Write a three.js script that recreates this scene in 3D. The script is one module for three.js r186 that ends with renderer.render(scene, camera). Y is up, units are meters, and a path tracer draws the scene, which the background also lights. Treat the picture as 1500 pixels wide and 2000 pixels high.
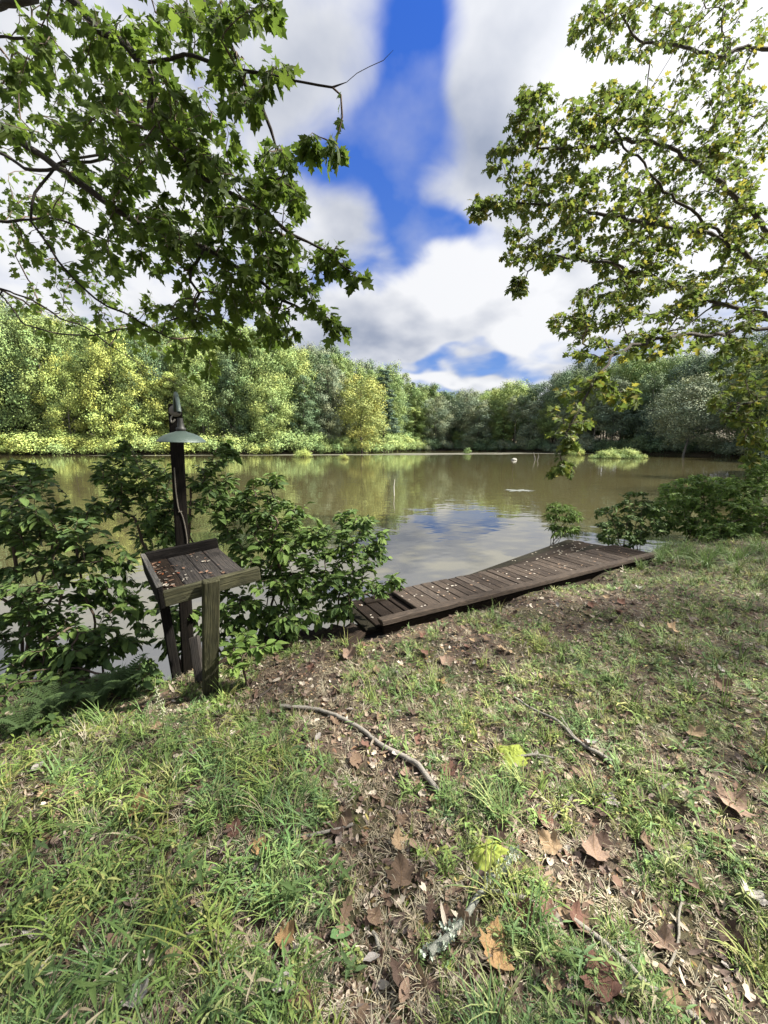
import * as THREE from 'three';
import { mergeGeometries, toCreasedNormals } from 'three/addons/utils/BufferGeometryUtils.js';
import { ConvexGeometry } from 'three/addons/geometries/ConvexGeometry.js';
import { createNoise2D, createNoise3D } from 'simplex-noise';

// ---------------------------------------------------------------- random numbers and noise
function rng(seed) { let a = seed >>> 0; return () => { a = (a + 0x6D2B79F5) | 0; let t = Math.imul(a ^ (a >>> 15), 1 | a); t = (t + Math.imul(t ^ (t >>> 7), 61 | t)) ^ t; return ((t ^ (t >>> 14)) >>> 0) / 4294967296; }; }
const V = (x, y, z) => new THREE.Vector3(x, y, z);
const n2 = createNoise2D(rng(11)), n3 = createNoise3D(rng(12));
const clamp = (x, a = 0, b = 1) => Math.min(b, Math.max(a, x));
const lerp = (a, b, t) => a + (b - a) * t;
const sstep = (a, b, x) => { const t = clamp((x - a) / (b - a)); return t * t * (3 - 2 * t); };
const fbm2 = (x, y, o = 4) => { let s = 0, a = 0.5; for (let i = 0; i < o; i++) { s += a * n2(x, y); x = x * 2.03 + 5.2; y = y * 2.03 - 3.1; a *= 0.5; } return s; };
const fbm3 = (x, y, z, o = 5) => { let s = 0, a = 0.5; for (let i = 0; i < o; i++) { s += a * n3(x, y, z); x = x * 2.02 + 3.7; y = y * 2.02 - 1.9; z = z * 2.02 + 8.3; a *= 0.5; } return s; };

// ---------------------------------------------------------------- camera (wide phone lens, pitched down 10 degrees)
const scene = new THREE.Scene();
const EYE = V(0, 1.5, 0), PITCH = 10 * Math.PI / 180, FPX = 750;
const camera = new THREE.PerspectiveCamera(2 * Math.atan(1000 / FPX) * 180 / Math.PI, 0.75, 0.05, 1500);
camera.position.copy(EYE); camera.rotation.x = -PITCH; camera.updateMatrixWorld();
const cp = Math.cos(PITCH), sp = Math.sin(PITCH);
const ray = (px, py) => { const dx = (px - 750) / FPX, dy = (1000 - py) / FPX; return V(dx, dy * cp - sp, -(cp + dy * sp)); };
const at = (px, py, d) => ray(px, py).multiplyScalar(d).add(EYE);
const onPlane = (px, py, h) => { const r = ray(px, py); return r.multiplyScalar((h - EYE.y) / r.y).add(EYE); };
const project = p => { const x = p.x - EYE.x, y = p.y - EYE.y, z = p.z - EYE.z, d = -z * cp - y * sp, u = y * cp - z * sp; return { d, x: 750 + FPX * x / d, y: 1000 - FPX * u / d }; };

// ---------------------------------------------------------------- renderer, sky and sun
const renderer = new THREE.WebGLRenderer({ antialias: true });
renderer.setSize(768, 1024); renderer.toneMapping = THREE.LinearToneMapping;
const EXPOSURE = 3.3;
renderer.toneMappingExposure = EXPOSURE;
renderer.shadowMap.enabled = true;
const SUN_AZ = 89 * Math.PI / 180, SUN_EL = 47 * Math.PI / 180;     // clockwise from straight ahead
const SUN = V(Math.sin(SUN_AZ) * Math.cos(SUN_EL), Math.sin(SUN_EL), -Math.cos(SUN_AZ) * Math.cos(SUN_EL));
const sun = new THREE.DirectionalLight(new THREE.Color(1, 0.95, 0.86), 5);
sun.position.copy(SUN).multiplyScalar(120).add(V(0, 0, -30)); sun.target.position.set(0, 0, -30);
sun.castShadow = true; sun.shadow.radius = 3.5; sun.shadow.mapSize.set(4096, 4096);
Object.assign(sun.shadow.camera, { left: -130, right: 130, top: 130, bottom: -130, near: 1, far: 400 });
scene.add(sun, sun.target);

function makeSky() {
  const W = 4096, H = 2048, d = new Float32Array(W * H * 4);
  // clouds and blue gaps: [direction as picture point, half sizes, weight]
  const lumps = [
    [840, 50, 75, 130, -1.15], [850, 200, 85, 100, -1.2], [760, 300, 105, 80, -1.15], [770, 395, 60, 60, -0.7], [850, 465, 110, 42, -1.35], [640, 340, 60, 50, -0.6], [640, 560, 45, 45, -0.6],
    [840, 712, 75, 20, -0.75], [965, 688, 50, 22, -0.8], [1045, 712, 60, 20, -0.7], [1090, 610, 50, 40, -0.3],
    [1010, 190, 120, 230, 0.75], [960, 380, 70, 60, 0.35], [590, 110, 130, 130, 0.45], [680, 450, 60, 70, 0.35], [830, 610, 190, 75, 1.1], [1050, 590, 110, 80, 0.5], [920, 742, 120, 20, 0.9], [700, 670, 120, 50, 0.7],
    [1300, 300, 300, 420, 0.55], [230, 300, 280, 420, 0.5]];
  const glow = [[930, 580, 130, 60, 0.55], [820, 540, 90, 30, 0.5], [1060, 640, 80, 50, 0.35], [930, 745, 120, 18, 0.5], [760, 655, 120, 40, -0.6], [1000, 150, 110, 200, -0.3], [600, 640, 60, 60, -0.1], [600, 120, 130, 130, -0.4], [950, 280, 110, 160, -0.25], [660, 430, 60, 80, -0.2], [1350, 250, 230, 300, 0.6], [200, 300, 260, 330, 0.45]];
  const v = new THREE.Vector3();
  for (let j = 0; j < H; j++) for (let i = 0; i < W; i++) {
    const el = ((j + 0.5) / H - 0.5) * Math.PI, az = ((i + 0.5) / W - 0.5) * 2 * Math.PI, o = (j * W + i) * 4;
    v.set(Math.cos(el) * Math.cos(az), Math.max(Math.sin(el), 0), Math.cos(el) * Math.sin(az));
    if (el < -0.01) { d[o + 3] = 1; if (j) continue; }
    const q = project(V(EYE.x + v.x, EYE.y + v.y, EYE.z + v.z)), seen = q.d > 0.05 && q.x > -60 && q.x < 1560 && q.y > -60;
    if (!seen && ((i & 3) || (j & 3))) { const s = (j & 3) ? ((j & ~3) * W + (i & ~3)) * 4 : (j * W + (i & ~3)) * 4; if (d[s + 3]) { for (let k = 0; k < 4; k++) d[o + k] = d[s + k]; continue; } }
    const y = v.y, pk = 1 / (y + 0.32), X = v.x * pk, Z = v.z * pk;
    const wx = fbm3(X * 2.2, Z * 2.2, 1, 3) * 0.16, wy = fbm3(X * 2.2 + 9, Z * 2.2, 4, 3) * 0.16;
    let c = 0.30 + 0.55 * fbm3(X * 1.3 + wx, Z * 1.3 + wy, 7, 5), g = 0.70 + 0.6 * fbm3(X * 2.4 + 20, Z * 2.4, 9, 6);
    if (q.d > 0.05) {
      const qx = q.x + wx * 420, qy = q.y + wy * 420;
      for (const [a, b, sa, sb, w] of lumps) { const e = ((qx - a) / sa) ** 2 + ((qy - b) / sb) ** 2; if (e < 9) c += w * Math.exp(-e); }
      for (const [a, b, sa, sb, w] of glow) { const e = ((qx - a) / sa) ** 2 + ((qy - b) / sb) ** 2; if (e < 9) g += w * Math.exp(-e); }
    }
    c += 0.42 * fbm3(X * 4.5 + wx * 3, Z * 4.5 + wy * 3, 12, 6);
    const wisp = clamp(0.04 + 0.4 * fbm3(X * 3 + 31, Z * 3, 20, 6)), a = lerp(wisp, 1, sstep(-0.42, 0.62, c)), hz = Math.pow(1 - y, 2.4), sunny = Math.max(0, v.dot(SUN));
    g = clamp(g + 0.25 * Math.pow(sunny, 3));
    const blue = [lerp(0.030, 0.27, hz), lerp(0.135, 0.48, hz), lerp(0.64, 0.86, hz)];
    const cloud = [lerp(0.36, 0.93, g), lerp(0.41, 0.94, g), lerp(0.53, 0.97, g)];
    const halo = 1 + 1.3 * Math.pow(sunny, 5) + 1.6 * Math.pow(sunny, 30);
    for (let k = 0; k < 3; k++) d[o + k] = lerp(blue[k], cloud[k], a) * halo / EXPOSURE;
    d[o + 3] = 1;
  }
  const t = new THREE.DataTexture(d, W, H, THREE.RGBAFormat, THREE.FloatType);
  t.mapping = THREE.EquirectangularReflectionMapping; t.magFilter = THREE.LinearFilter; t.minFilter = THREE.LinearFilter; t.needsUpdate = true;
  return t;
}
scene.background = makeSky(); scene.environment = scene.background;

// ---------------------------------------------------------------- naming helpers
const taken = {};
function numbered(name) { const k = taken[name] = (taken[name] ?? -1) + 1; return k ? `${name}_${String(k).padStart(3, '0')}` : name; }
function tag(o, label, category, group) { o.userData.label = label; o.userData.category = category; if (group) o.userData.group = group; return o; }
function thing(name, label, category, p = [0, 0, 0], group) { const o = new THREE.Group(); o.name = numbered(name); o.position.set(...p); scene.add(o); return tag(o, label, category, group); }
function mesh(name, geo, mat, parent) { const m = new THREE.Mesh(geo, mat); m.castShadow = m.receiveShadow = true; m.name = parent ? name : numbered(name); (parent ?? scene).add(m); return m; }
function stuff(o) { o.userData.kind = 'stuff'; return o; }
function copies(name, geo, mat, mats, cols, parent) {
  const m = new THREE.InstancedMesh(geo, mat, mats.length); m.castShadow = m.receiveShadow = true;
  mats.forEach((x, i) => { m.setMatrixAt(i, x); if (cols) m.setColorAt(i, cols[i]); });
  m.name = parent ? name : numbered(name); (parent ?? scene).add(m); return stuff(m);
}

// ---------------------------------------------------------------- textures
function dataTex(W, H, fn, srgb = false) {
  const d = new Uint8Array(W * H * 4);
  for (let j = 0; j < H; j++) for (let i = 0; i < W; i++) { const c = fn(i, j), o = (j * W + i) * 4; for (let k = 0; k < 3; k++) d[o + k] = clamp(Array.isArray(c) ? c[k] : c) * 255; d[o + 3] = 255; }
  const t = new THREE.DataTexture(d, W, H); t.wrapS = t.wrapT = THREE.RepeatWrapping; t.magFilter = THREE.LinearFilter; t.minFilter = THREE.LinearMipmapLinearFilter; t.generateMipmaps = true;
  if (srgb) t.colorSpace = THREE.SRGBColorSpace; t.needsUpdate = true; return t;
}
// periodic noise on a torus
const tor = (u, v, s, k = 0) => { const a = u * 2 * Math.PI, b = v * 2 * Math.PI; return n3(Math.cos(a) * s + k, Math.sin(a) * s + Math.cos(b) * s * 1.31, Math.sin(b) * s * 1.31 + k) * 0.6 + n3(Math.cos(b) * s * 1.7 + 5 + k, Math.sin(b) * s * 1.7, Math.sin(a) * s * 0.9 + Math.cos(a) * s) * 0.4; };
function soilTextures() {
  const N = 1024, col = new Float32Array(N * N * 3), hgt = new Float32Array(N * N), r = rng(31);
  for (let j = 0; j < N; j++) for (let i = 0; i < N; i++) {
    const u = i / N, v = j / N, o = j * N + i, a = tor(u, v, 1.1), b = tor(u, v, 5, 3), c = tor(u, v, 22, 7), e = r();
    const s = 0.25 + 0.05 * a + 0.06 * b + 0.05 * c + 0.08 * (e - 0.5);
    col[o * 3] = s * 1.08; col[o * 3 + 1] = s * 0.95; col[o * 3 + 2] = s * 0.80; hgt[o] = 0.35 + 0.1 * b + 0.1 * c + 0.08 * e;
  }
  const pal = [[0.50, 0.40, 0.31], [0.36, 0.27, 0.20], [0.62, 0.54, 0.44], [0.24, 0.18, 0.14], [0.44, 0.38, 0.33], [0.40, 0.30, 0.26], [0.30, 0.33, 0.16], [0.36, 0.40, 0.18]];
  for (let k = 0; k < 9000; k++) {       // bits of leaf, needle and bark pressed into the soil
    const cx = r() * N, cy = r() * N, an = r() * Math.PI, L = 2 + 11 * r() * r(), w = r() < 0.4 ? 0.9 : L * (0.25 + 0.35 * r()), p = pal[(r() * pal.length) | 0], sh = 0.75 + 0.5 * r(), h = 0.5 + 0.4 * r(), ca = Math.cos(an), sa = Math.sin(an), R = Math.ceil(L);
    for (let y = -R; y <= R; y++) for (let x = -R; x <= R; x++) {
      const a = (x * ca + y * sa) / L, b = (-x * sa + y * ca) / w, q = a * a + Math.abs(b);
      if (q > 1) continue; const o = (((cy + y + N) | 0) % N) * N + (((cx + x + N) | 0) % N);
      for (let m = 0; m < 3; m++) col[o * 3 + m] = p[m] * sh; hgt[o] = h + 0.08 * a;
    }
  }
  const idx = (i, j) => j * N + i;
  return [dataTex(N, N, (i, j) => { const o = idx(i, j) * 3; return [col[o], col[o + 1], col[o + 2]]; }, true), dataTex(N, N, (i, j) => hgt[idx(i, j)])];
}
const [soilMap, soilBump] = soilTextures();
// wood grain: runs along v
const grain = (() => {
  const N = 512, r = rng(41), kn = Array.from({ length: 5 }, () => [r(), r(), 0.02 + 0.02 * r()]);
  const f = (i, j) => { let u = i / N, v = j / N; let w = 0; for (const [a, b, s] of kn) { const dx = (u - a), dy = (v - b) * 0.35, e = Math.exp(-(dx * dx + dy * dy) / (s * s)); w += e * 0.05 * Math.sign(dx || 1); } const uu = u + w + 0.008 * Math.sin(v * 2 * Math.PI * 2 + 1.3 * u * 6); return uu; };
  const line = (u, v, k) => n3(Math.cos(u * 2 * Math.PI) * k, Math.sin(u * 2 * Math.PI) * k, Math.sin(v * 2 * Math.PI) * 1.2 + 3);
  const val = (i, j) => { const u = f(i, j), v = j / N; return 0.5 + 0.24 * line(u, v, 5) + 0.26 * line(u, v, 17) + 0.14 * line(u, v, 42); };
  return { map: dataTex(N, N, (i, j) => { const x = 0.62 + 0.42 * (val(i, j) - 0.5), b = 0.09 * tor(i / N, j / N, 1.6, 2); return [x + b, x + b * 0.9, x + b * 0.7]; }, true), bump: dataTex(N, N, (i, j) => val(i, j)) };
})();
const barkTex = (() => { const N = 512, f = (i, j) => { const u = i / N, v = j / N; return 0.5 + 0.3 * tor(u, v * 1, 3.2, 4) + 0.22 * (1 - 2 * Math.abs(n3(Math.cos(u * 6.283) * 4, Math.sin(u * 6.283) * 4, Math.sin(v * 6.283) * 1.5 + tor(u, v, 2)))) + 0.15 * tor(u, v, 14); }; return { map: dataTex(N, N, (i, j) => 0.80 + 0.5 * (f(i, j) - 0.5), true), bump: dataTex(N, N, f) }; })();
const rippleTex = (() => {               // sums of sines with whole wave numbers, so the tile closes on itself
  const N = 1024, r = rng(51), ws = [];
  for (let k = 0; k < 46; k++) { const an = (r() - 0.5) * 1.7, n = 7 + 60 * Math.pow(r(), 1.7); ws.push([Math.round(n * Math.sin(an)), Math.round(n * Math.cos(an)), r() * 6.283, 1 / Math.pow(n / 7, 0.95)]); }
  const h = new Float32Array(N * N); let mx = 0;
  for (const [kx, ky, ph, a] of ws) for (let j = 0; j < N; j++) { const b = ky * j / N * 6.28319 + ph; for (let i = 0; i < N; i++) h[j * N + i] += a * Math.sin(kx * i / N * 6.28319 + b); }
  for (const x of h) mx = Math.max(mx, Math.abs(x));
  return dataTex(N, N, (i, j) => 0.5 + 0.5 * h[j * N + i] / mx);
})();

// ---------------------------------------------------------------- materials
const C = (r, g, b) => new THREE.Color().setRGB(r, g, b);
const std = (c, rough = 0.9, o = {}) => new THREE.MeshStandardMaterial({ color: c, roughness: rough, ...o });
const leafMat = (c, o = {}) => new THREE.MeshPhysicalMaterial({ color: c, roughness: 0.85, transmission: 0.45, thickness: 0, side: THREE.DoubleSide, specularIntensity: 0.6, ...o });
const wood = (c, o = {}) => new THREE.MeshPhysicalMaterial({ color: c, roughness: 0.9, specularIntensity: 0.3, map: grain.map, bumpMap: grain.bump, bumpScale: 0.004, ...o });
const bark = c => std(c, 0.95, { map: barkTex.map, bumpMap: barkTex.bump, bumpScale: 0.01 });
const M = {
  soil: std(C(1, 1, 1), 0.97, { map: soilMap, bumpMap: soilBump, bumpScale: 0.012, vertexColors: true }),
  water: new THREE.MeshPhysicalMaterial({ color: C(0.062, 0.055, 0.025), roughness: 0.02, ior: 3.6, specularIntensity: 1, bumpMap: rippleTex, bumpScale: 0.0036 }),
  barkDark: bark(C(0.06, 0.046, 0.036)), barkPale: bark(C(0.26, 0.24, 0.20)), barkMid: bark(C(0.10, 0.082, 0.064)), twig: std(C(0.10, 0.07, 0.05), 0.9),
};

// ---------------------------------------------------------------- the pond's outline and the land round it
const WATER = -0.40;
const shore = [[-140, -20], [-60, -9], [-30, -5.5], [-12, -3.6], [-6, -3.15], [-3, -2.8], [-1.75, -2.9], [-0.9, -3.3], [0, -3.6], [1.9, -4.75], [3.7, -5.75], [4.7, -6.6], [6.4, -7.6], [9.5, -9.2], [15, -13], [26, -24], [42, -38], [52, -52], [55, -64], [50, -78], [42, -92], [33, -106], [20, -117], [8, -114], [-2, -96], [-9, -82], [-20, -75], [-36, -72], [-56, -70], [-78, -68], [-110, -66], [-150, -60]];
function pondDistance(x, z) {            // positive on land
  let d = 1e9, inside = false;
  for (let i = 0, j = shore.length - 1; i < shore.length; j = i++) {
    const [ax, az] = shore[j], [bx, bz] = shore[i], ex = bx - ax, ez = bz - az, t = clamp(((x - ax) * ex + (z - az) * ez) / (ex * ex + ez * ez)), dx = x - ax - ex * t, dz = z - az - ez * t;
    d = Math.min(d, dx * dx + dz * dz);
    if ((az > z) !== (bz > z) && x < ax + (z - az) / (bz - az) * ex) inside = !inside;
  }
  return (inside ? -1 : 1) * Math.sqrt(d);
}
function land(x, z) {
  const s = pondDistance(x, z), r = Math.hypot(x, z), far = sstep(12, 45, r);
  const wob = s + 0.18 * n2(x * 0.9, z * 0.9) * (1 + 4 * far);
  let h = WATER - 0.04 + (wob < 0 ? -0.9 * sstep(0, -5, wob) - 0.08 * sstep(0, -0.6, wob) : 0.34 * sstep(0, 0.62, wob) + 0.10 * sstep(0.2, 1.5, wob));
  if (s > 0) h += far * (0.5 * sstep(0, 2, s) + 0.075 * Math.max(0, s - 2) * sstep(2, 30, s)) * (1 - 0.5 * sstep(40, 120, s)) + 0.35 * far * n2(x * 0.05, z * 0.05) * sstep(0, 8, s);
  if (s > 0 && z > -30) h += 0.06 * sstep(5, 14, r) * Math.max(0, s - 4) * 0.6;
  if (s > 0.1) h += (0.03 * n2(x * 0.8 + 3, z * 0.8) + 0.016 * n2(x * 3.1, z * 3.1) + 0.006 * n2(x * 11, z * 11)) * sstep(0.1, 0.6, s);
  return h;
}
const onGround = (px, py) => { const r = ray(px, py); let t = 0.2; for (let i = 0; i < 4000; i++) { const p = r.clone().multiplyScalar(t).add(EYE); if (p.y <= land(p.x, p.z)) return p; t += 0.004 + 0.002 * t; } return r.multiplyScalar(t).add(EYE); };
const drop = (x, z, up = 0) => V(x, land(x, z) + up, z);
{
  const A = 420, R = 250, pos = [], uv = [], col = [], ix = [];
  for (let j = 0; j <= R; j++) { const r = 0.15 * Math.pow(900 / 0.15, j / R) - 0.15; for (let i = 0; i <= A; i++) {
    const a = i / A * 2 * Math.PI, x = r * Math.sin(a), z = -r * Math.cos(a), y = land(x, z);
    pos.push(x, y, z); uv.push(x / 1.6 + 0.13 * n2(x * 0.3, z * 0.3), z / 1.6 + 0.13 * n2(x * 0.3 + 9, z * 0.3));
    const m = sstep(-0.15, 0.5, fbm2(x * 1.3, z * 1.3, 4) + 0.1), l = 0.92 + 0.22 * fbm2(x * 3 + 7, z * 3);
    col.push(l * lerp(1.05, 0.72, m), l * lerp(0.97, 0.86, m), l * lerp(0.9, 0.42, m));
  } }
  for (let j = 0; j < R; j++) for (let i = 0; i < A; i++) { const a = j * (A + 1) + i, b = a + A + 1; ix.push(a, a + 1, b, b, a + 1, b + 1); }
  const g = new THREE.BufferGeometry(); g.setAttribute('position', new THREE.Float32BufferAttribute(pos, 3)); g.setAttribute('uv', new THREE.Float32BufferAttribute(uv, 2)); g.setAttribute('color', new THREE.Float32BufferAttribute(col, 3)); g.setIndex(ix); g.computeVertexNormals();
  mesh('ground', g, M.soil).userData.kind = 'structure';
  const w = new THREE.PlaneGeometry(360, 200, 1, 1); w.rotateX(-Math.PI / 2);
  const wu = w.attributes.uv; for (let i = 0; i < 4; i++) wu.setXY(i, wu.getX(i) * 360 / 9, wu.getY(i) * 200 / 9);
  const wm = mesh('pond_water', w, M.water); wm.position.set(-40, WATER, -62 - 38); wm.userData.kind = 'structure';
  wm.position.z = -100 + 2;
}

// ---------------------------------------------------------------- geometry helpers
function tube(pts, radii, n = 5, vScale = 1) {
  const pos = [], uv = [], nor = [], ix = [], N = pts.length; let up = null, L = 0;
  for (let i = 0; i < N; i++) {
    const t = pts[Math.min(i + 1, N - 1)].clone().sub(pts[Math.max(i - 1, 0)]).normalize();
    if (!up) up = Math.abs(t.y) < 0.9 ? V(0, 1, 0) : V(1, 0, 0);
    const a = up.clone().sub(t.clone().multiplyScalar(up.dot(t))).normalize(); up = a; const b = t.clone().cross(a);
    if (i) L += pts[i].distanceTo(pts[i - 1]);
    for (let k = 0; k <= n; k++) { const an = k / n * 2 * Math.PI, c = Math.cos(an), s = Math.sin(an), r = radii[i]; const d = a.clone().multiplyScalar(c).addScaledVector(b, s); pos.push(pts[i].x + d.x * r, pts[i].y + d.y * r, pts[i].z + d.z * r); nor.push(d.x, d.y, d.z); uv.push(k / n, L * vScale); }
  }
  for (let i = 0; i < N - 1; i++) for (let k = 0; k < n; k++) { const a = i * (n + 1) + k, b = a + n + 1; ix.push(a, a + 1, b, b, a + 1, b + 1); }
  for (const e of [0, N - 1]) { const c = pos.length / 3; pos.push(pts[e].x, pts[e].y, pts[e].z); nor.push(0, e ? 1 : -1, 0); uv.push(0.5, 0.5); for (let k = 0; k < n; k++) { const a = e * (n + 1) + k; e ? ix.push(a, a + 1, c) : ix.push(a + 1, a, c); } }
  const g = new THREE.BufferGeometry(); g.setAttribute('position', new THREE.Float32BufferAttribute(pos, 3)); g.setAttribute('normal', new THREE.Float32BufferAttribute(nor, 3)); g.setAttribute('uv', new THREE.Float32BufferAttribute(uv, 2)); g.setIndex(ix); return g;
}
const curve = (pts, step) => { const c = new THREE.CatmullRomCurve3(pts, false, 'centripetal'); return c.getSpacedPoints(Math.max(3, Math.ceil(c.getLength() / step))); };
// a leaf blade from half an outline (x >= 0, from base to tip); fan from the midrib, folded along it and curved to the tip
function bladeFrom(half, { fold = 0.18, bend = 0.12, centre = 0.35, jitter = 0 } = {}) {
  const out = [...half, ...half.slice(1, -1).reverse().map(([x, y]) => [-x, y])], pos = [], uv = [], ix = [], z = (x, y) => fold * Math.abs(x) - bend * y * y + jitter * Math.sin(9 * x + 7 * y);
  for (const [x, y] of [[0, centre], ...out]) { pos.push(x, y, z(x, y)); uv.push(x + 0.5, y); }
  for (let i = 0; i < out.length; i++) ix.push(0, 1 + i, 1 + (i + 1) % out.length);
  const g = new THREE.BufferGeometry(); g.setAttribute('position', new THREE.Float32BufferAttribute(pos, 3)); g.setAttribute('uv', new THREE.Float32BufferAttribute(uv, 2)); g.setIndex(ix); g.computeVertexNormals(); return g;
}
const stalk = (len, w = 0.012) => { const g = new THREE.BufferGeometry(); g.setAttribute('position', new THREE.Float32BufferAttribute([-w, -len, 0, w, -len, 0, w, 0.01, 0, -w, 0.01, 0], 3)); g.setAttribute('normal', new THREE.Float32BufferAttribute([0, 0, 1, 0, 0, 1, 0, 0, 1, 0, 0, 1], 3)); g.setAttribute('uv', new THREE.Float32BufferAttribute([0, 0, 0, 0, 0, 0, 0, 0], 2)); g.setIndex([0, 1, 2, 0, 2, 3]); return g; };
const mapleHalf = [[0, 0], [0.14, -0.05], [0.33, 0.03], [0.27, 0.15], [0.40, 0.24], [0.46, 0.36], [0.62, 0.52], [0.42, 0.49], [0.30, 0.55], [0.18, 0.47], [0.22, 0.62], [0.29, 0.74], [0.14, 0.78], [0, 1.03]];
const gumHalf = [[0, 0], [0.2, -0.1], [0.42, 0.02], [0.3, 0.2], [0.66, 0.42], [0.36, 0.46], [0.22, 0.5], [0.3, 0.72], [0, 1]];
const ovalHalf = [[0, 0], [0.16, 0.12], [0.27, 0.36], [0.26, 0.58], [0.15, 0.82], [0, 1]];
const lanceHalf = [[0, 0], [0.09, 0.15], [0.12, 0.4], [0.07, 0.75], [0, 1]];
const G = {
  maple: [mergeGeometries([bladeFrom(mapleHalf, { centre: 0.3 }), stalk(0.6)]), mergeGeometries([bladeFrom(mapleHalf, { centre: 0.3, fold: 0.34, bend: 0.22, jitter: 0.03 }), stalk(0.6)]), mergeGeometries([bladeFrom(mapleHalf, { centre: 0.3, fold: -0.12, bend: 0.3, jitter: 0.04 }), stalk(0.6)])],
  gum: [mergeGeometries([bladeFrom(gumHalf, { centre: 0.28 }), stalk(0.5, 0.015)]), mergeGeometries([bladeFrom(gumHalf, { centre: 0.28, fold: 0.4, bend: 0.25 }), stalk(0.5, 0.015)])],
  oval: [mergeGeometries([bladeFrom(ovalHalf, { fold: 0.3, bend: 0.2 }), stalk(0.15)]), mergeGeometries([bladeFrom(ovalHalf, { fold: 0.55, bend: 0.35 }), stalk(0.15)])],
  lance: [bladeFrom(lanceHalf, { fold: 0.4, bend: 0.3 }), bladeFrom(lanceHalf, { fold: 0.5, bend: 0.6 })],
};
const Q = new THREE.Quaternion(), BM = new THREE.Matrix4();
function leafMatrix(p, tip, up, size, out = new THREE.Matrix4()) {
  const y = tip.clone().normalize(), x = y.clone().cross(up); if (x.lengthSq() < 1e-4) x.set(1, 0, 0); x.normalize(); const z = x.clone().cross(y);
  out.makeBasis(x.multiplyScalar(size), y.multiplyScalar(size), z.multiplyScalar(size)); out.setPosition(p); return out;
}

// ---------------------------------------------------------------- branching plants: drawn limbs, then twigs that reach for scattered points
function scatter(list, r, more = 1) {              // [px, py, half width, half height, near, far, how many] -> points in the air
  const out = [];
  for (const [x, y, a, b, d0, d1, n] of list) for (let i = 0; i < n * more; i++) { const t = r() * 6.283, q = Math.sqrt(r()); out.push(at(x + a * q * Math.cos(t), y + b * q * Math.sin(t), lerp(d0, d1, r()))); }
  return out;
}
function grow(limbs, targets, { step = 0.09, r = rng(1), thin = 0.0016, power = 0.42, base = null, reach = 1.5, lift = 0.1 }) {
  const nodes = [], paths = [];
  const add = (p, parent, dir) => { nodes.push({ p, parent, dir, w: 0 }); return nodes.length - 1; };
  const nearest = p => { let b = -1, bd = 1e9; for (let i = 0; i < nodes.length; i++) { const q = nodes[i].p, d = (q.x - p.x) ** 2 + (q.y - p.y) ** 2 + (q.z - p.z) ** 2; if (d < bd) { bd = d; b = i; } } return [b, Math.sqrt(bd)]; };
  const lay = (pts, parent, isLimb) => { const ids = parent < 0 ? [] : [parent]; let last = parent; for (let i = parent < 0 ? 0 : 1; i < pts.length; i++) { const dir = pts[Math.min(i + 1, pts.length - 1)].clone().sub(pts[Math.max(0, i - 1)]).normalize(); last = add(pts[i], last, dir); ids.push(last); } paths.push({ ids, limb: isLimb }); return last; };
  for (const l of limbs) {
    const pts = curve(l, step).map((p, i, a) => { const k = Math.min(1, i / 3) * Math.min(1, (a.length - 1 - i) / 2); return p.add(V(n2(p.x * 3, p.y * 3), n2(p.y * 3 + 7, p.z * 3), n2(p.z * 3, p.x * 3 + 5)).multiplyScalar(step * 0.35 * k)); });
    if (nodes.length) { const [b] = nearest(pts[0]); pts.unshift(nodes[b].p); lay(pts, b, true); } else lay(pts, -1, true);
  }
  const todo = targets.map(p => ({ p, d: nearest(p)[1] })).sort((a, b) => a.d - b.d), ends = [];
  for (const { p } of todo) {
    const [b, d] = nearest(p), o = nodes[b], c1 = o.p.clone().addScaledVector(o.dir, d * 0.35), c2 = p.clone().addScaledVector(p.clone().sub(o.p), -0.3).add(V((r() - 0.5) * d * 0.3, lift * d, (r() - 0.5) * d * 0.3));
    const bz = new THREE.CubicBezierCurve3(o.p, c1, c2, p), n = Math.max(3, Math.ceil(d / step)), pts = bz.getPoints(n).map((q, i) => i && i < n ? q.add(V(r() - 0.5, r() - 0.5, r() - 0.5).multiplyScalar(step * 0.22)) : q);
    ends.push({ end: lay(pts, b, false), pts });
  }
  for (const e of ends) nodes[e.end].w += 1;
  for (const p of paths) if (p.limb) nodes[p.ids[p.ids.length - 1]].w += 0.6;
  for (let i = nodes.length - 1; i > 0; i--) if (nodes[i].parent >= 0) nodes[nodes[i].parent].w += nodes[i].w;
  const rad = i => thin * Math.pow(Math.max(nodes[i].w, 0.5), power) * (base ? 1 : 1);
  const limbGeo = [], twigGeo = [];
  for (const p of paths) { const own = p.ids.map(rad); if (!p.limb || p !== paths[0]) own[0] = Math.min(own[0], own[1] * 1.15); own[own.length - 1] *= 0.55; const big = Math.max(...own); (p.limb ? limbGeo : twigGeo).push(tube(p.ids.map(i => nodes[i].p), own, p.limb ? 8 : big > 0.006 ? 6 : 4, 3)); }
  return { limbGeo, twigGeo, ends };
}
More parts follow.
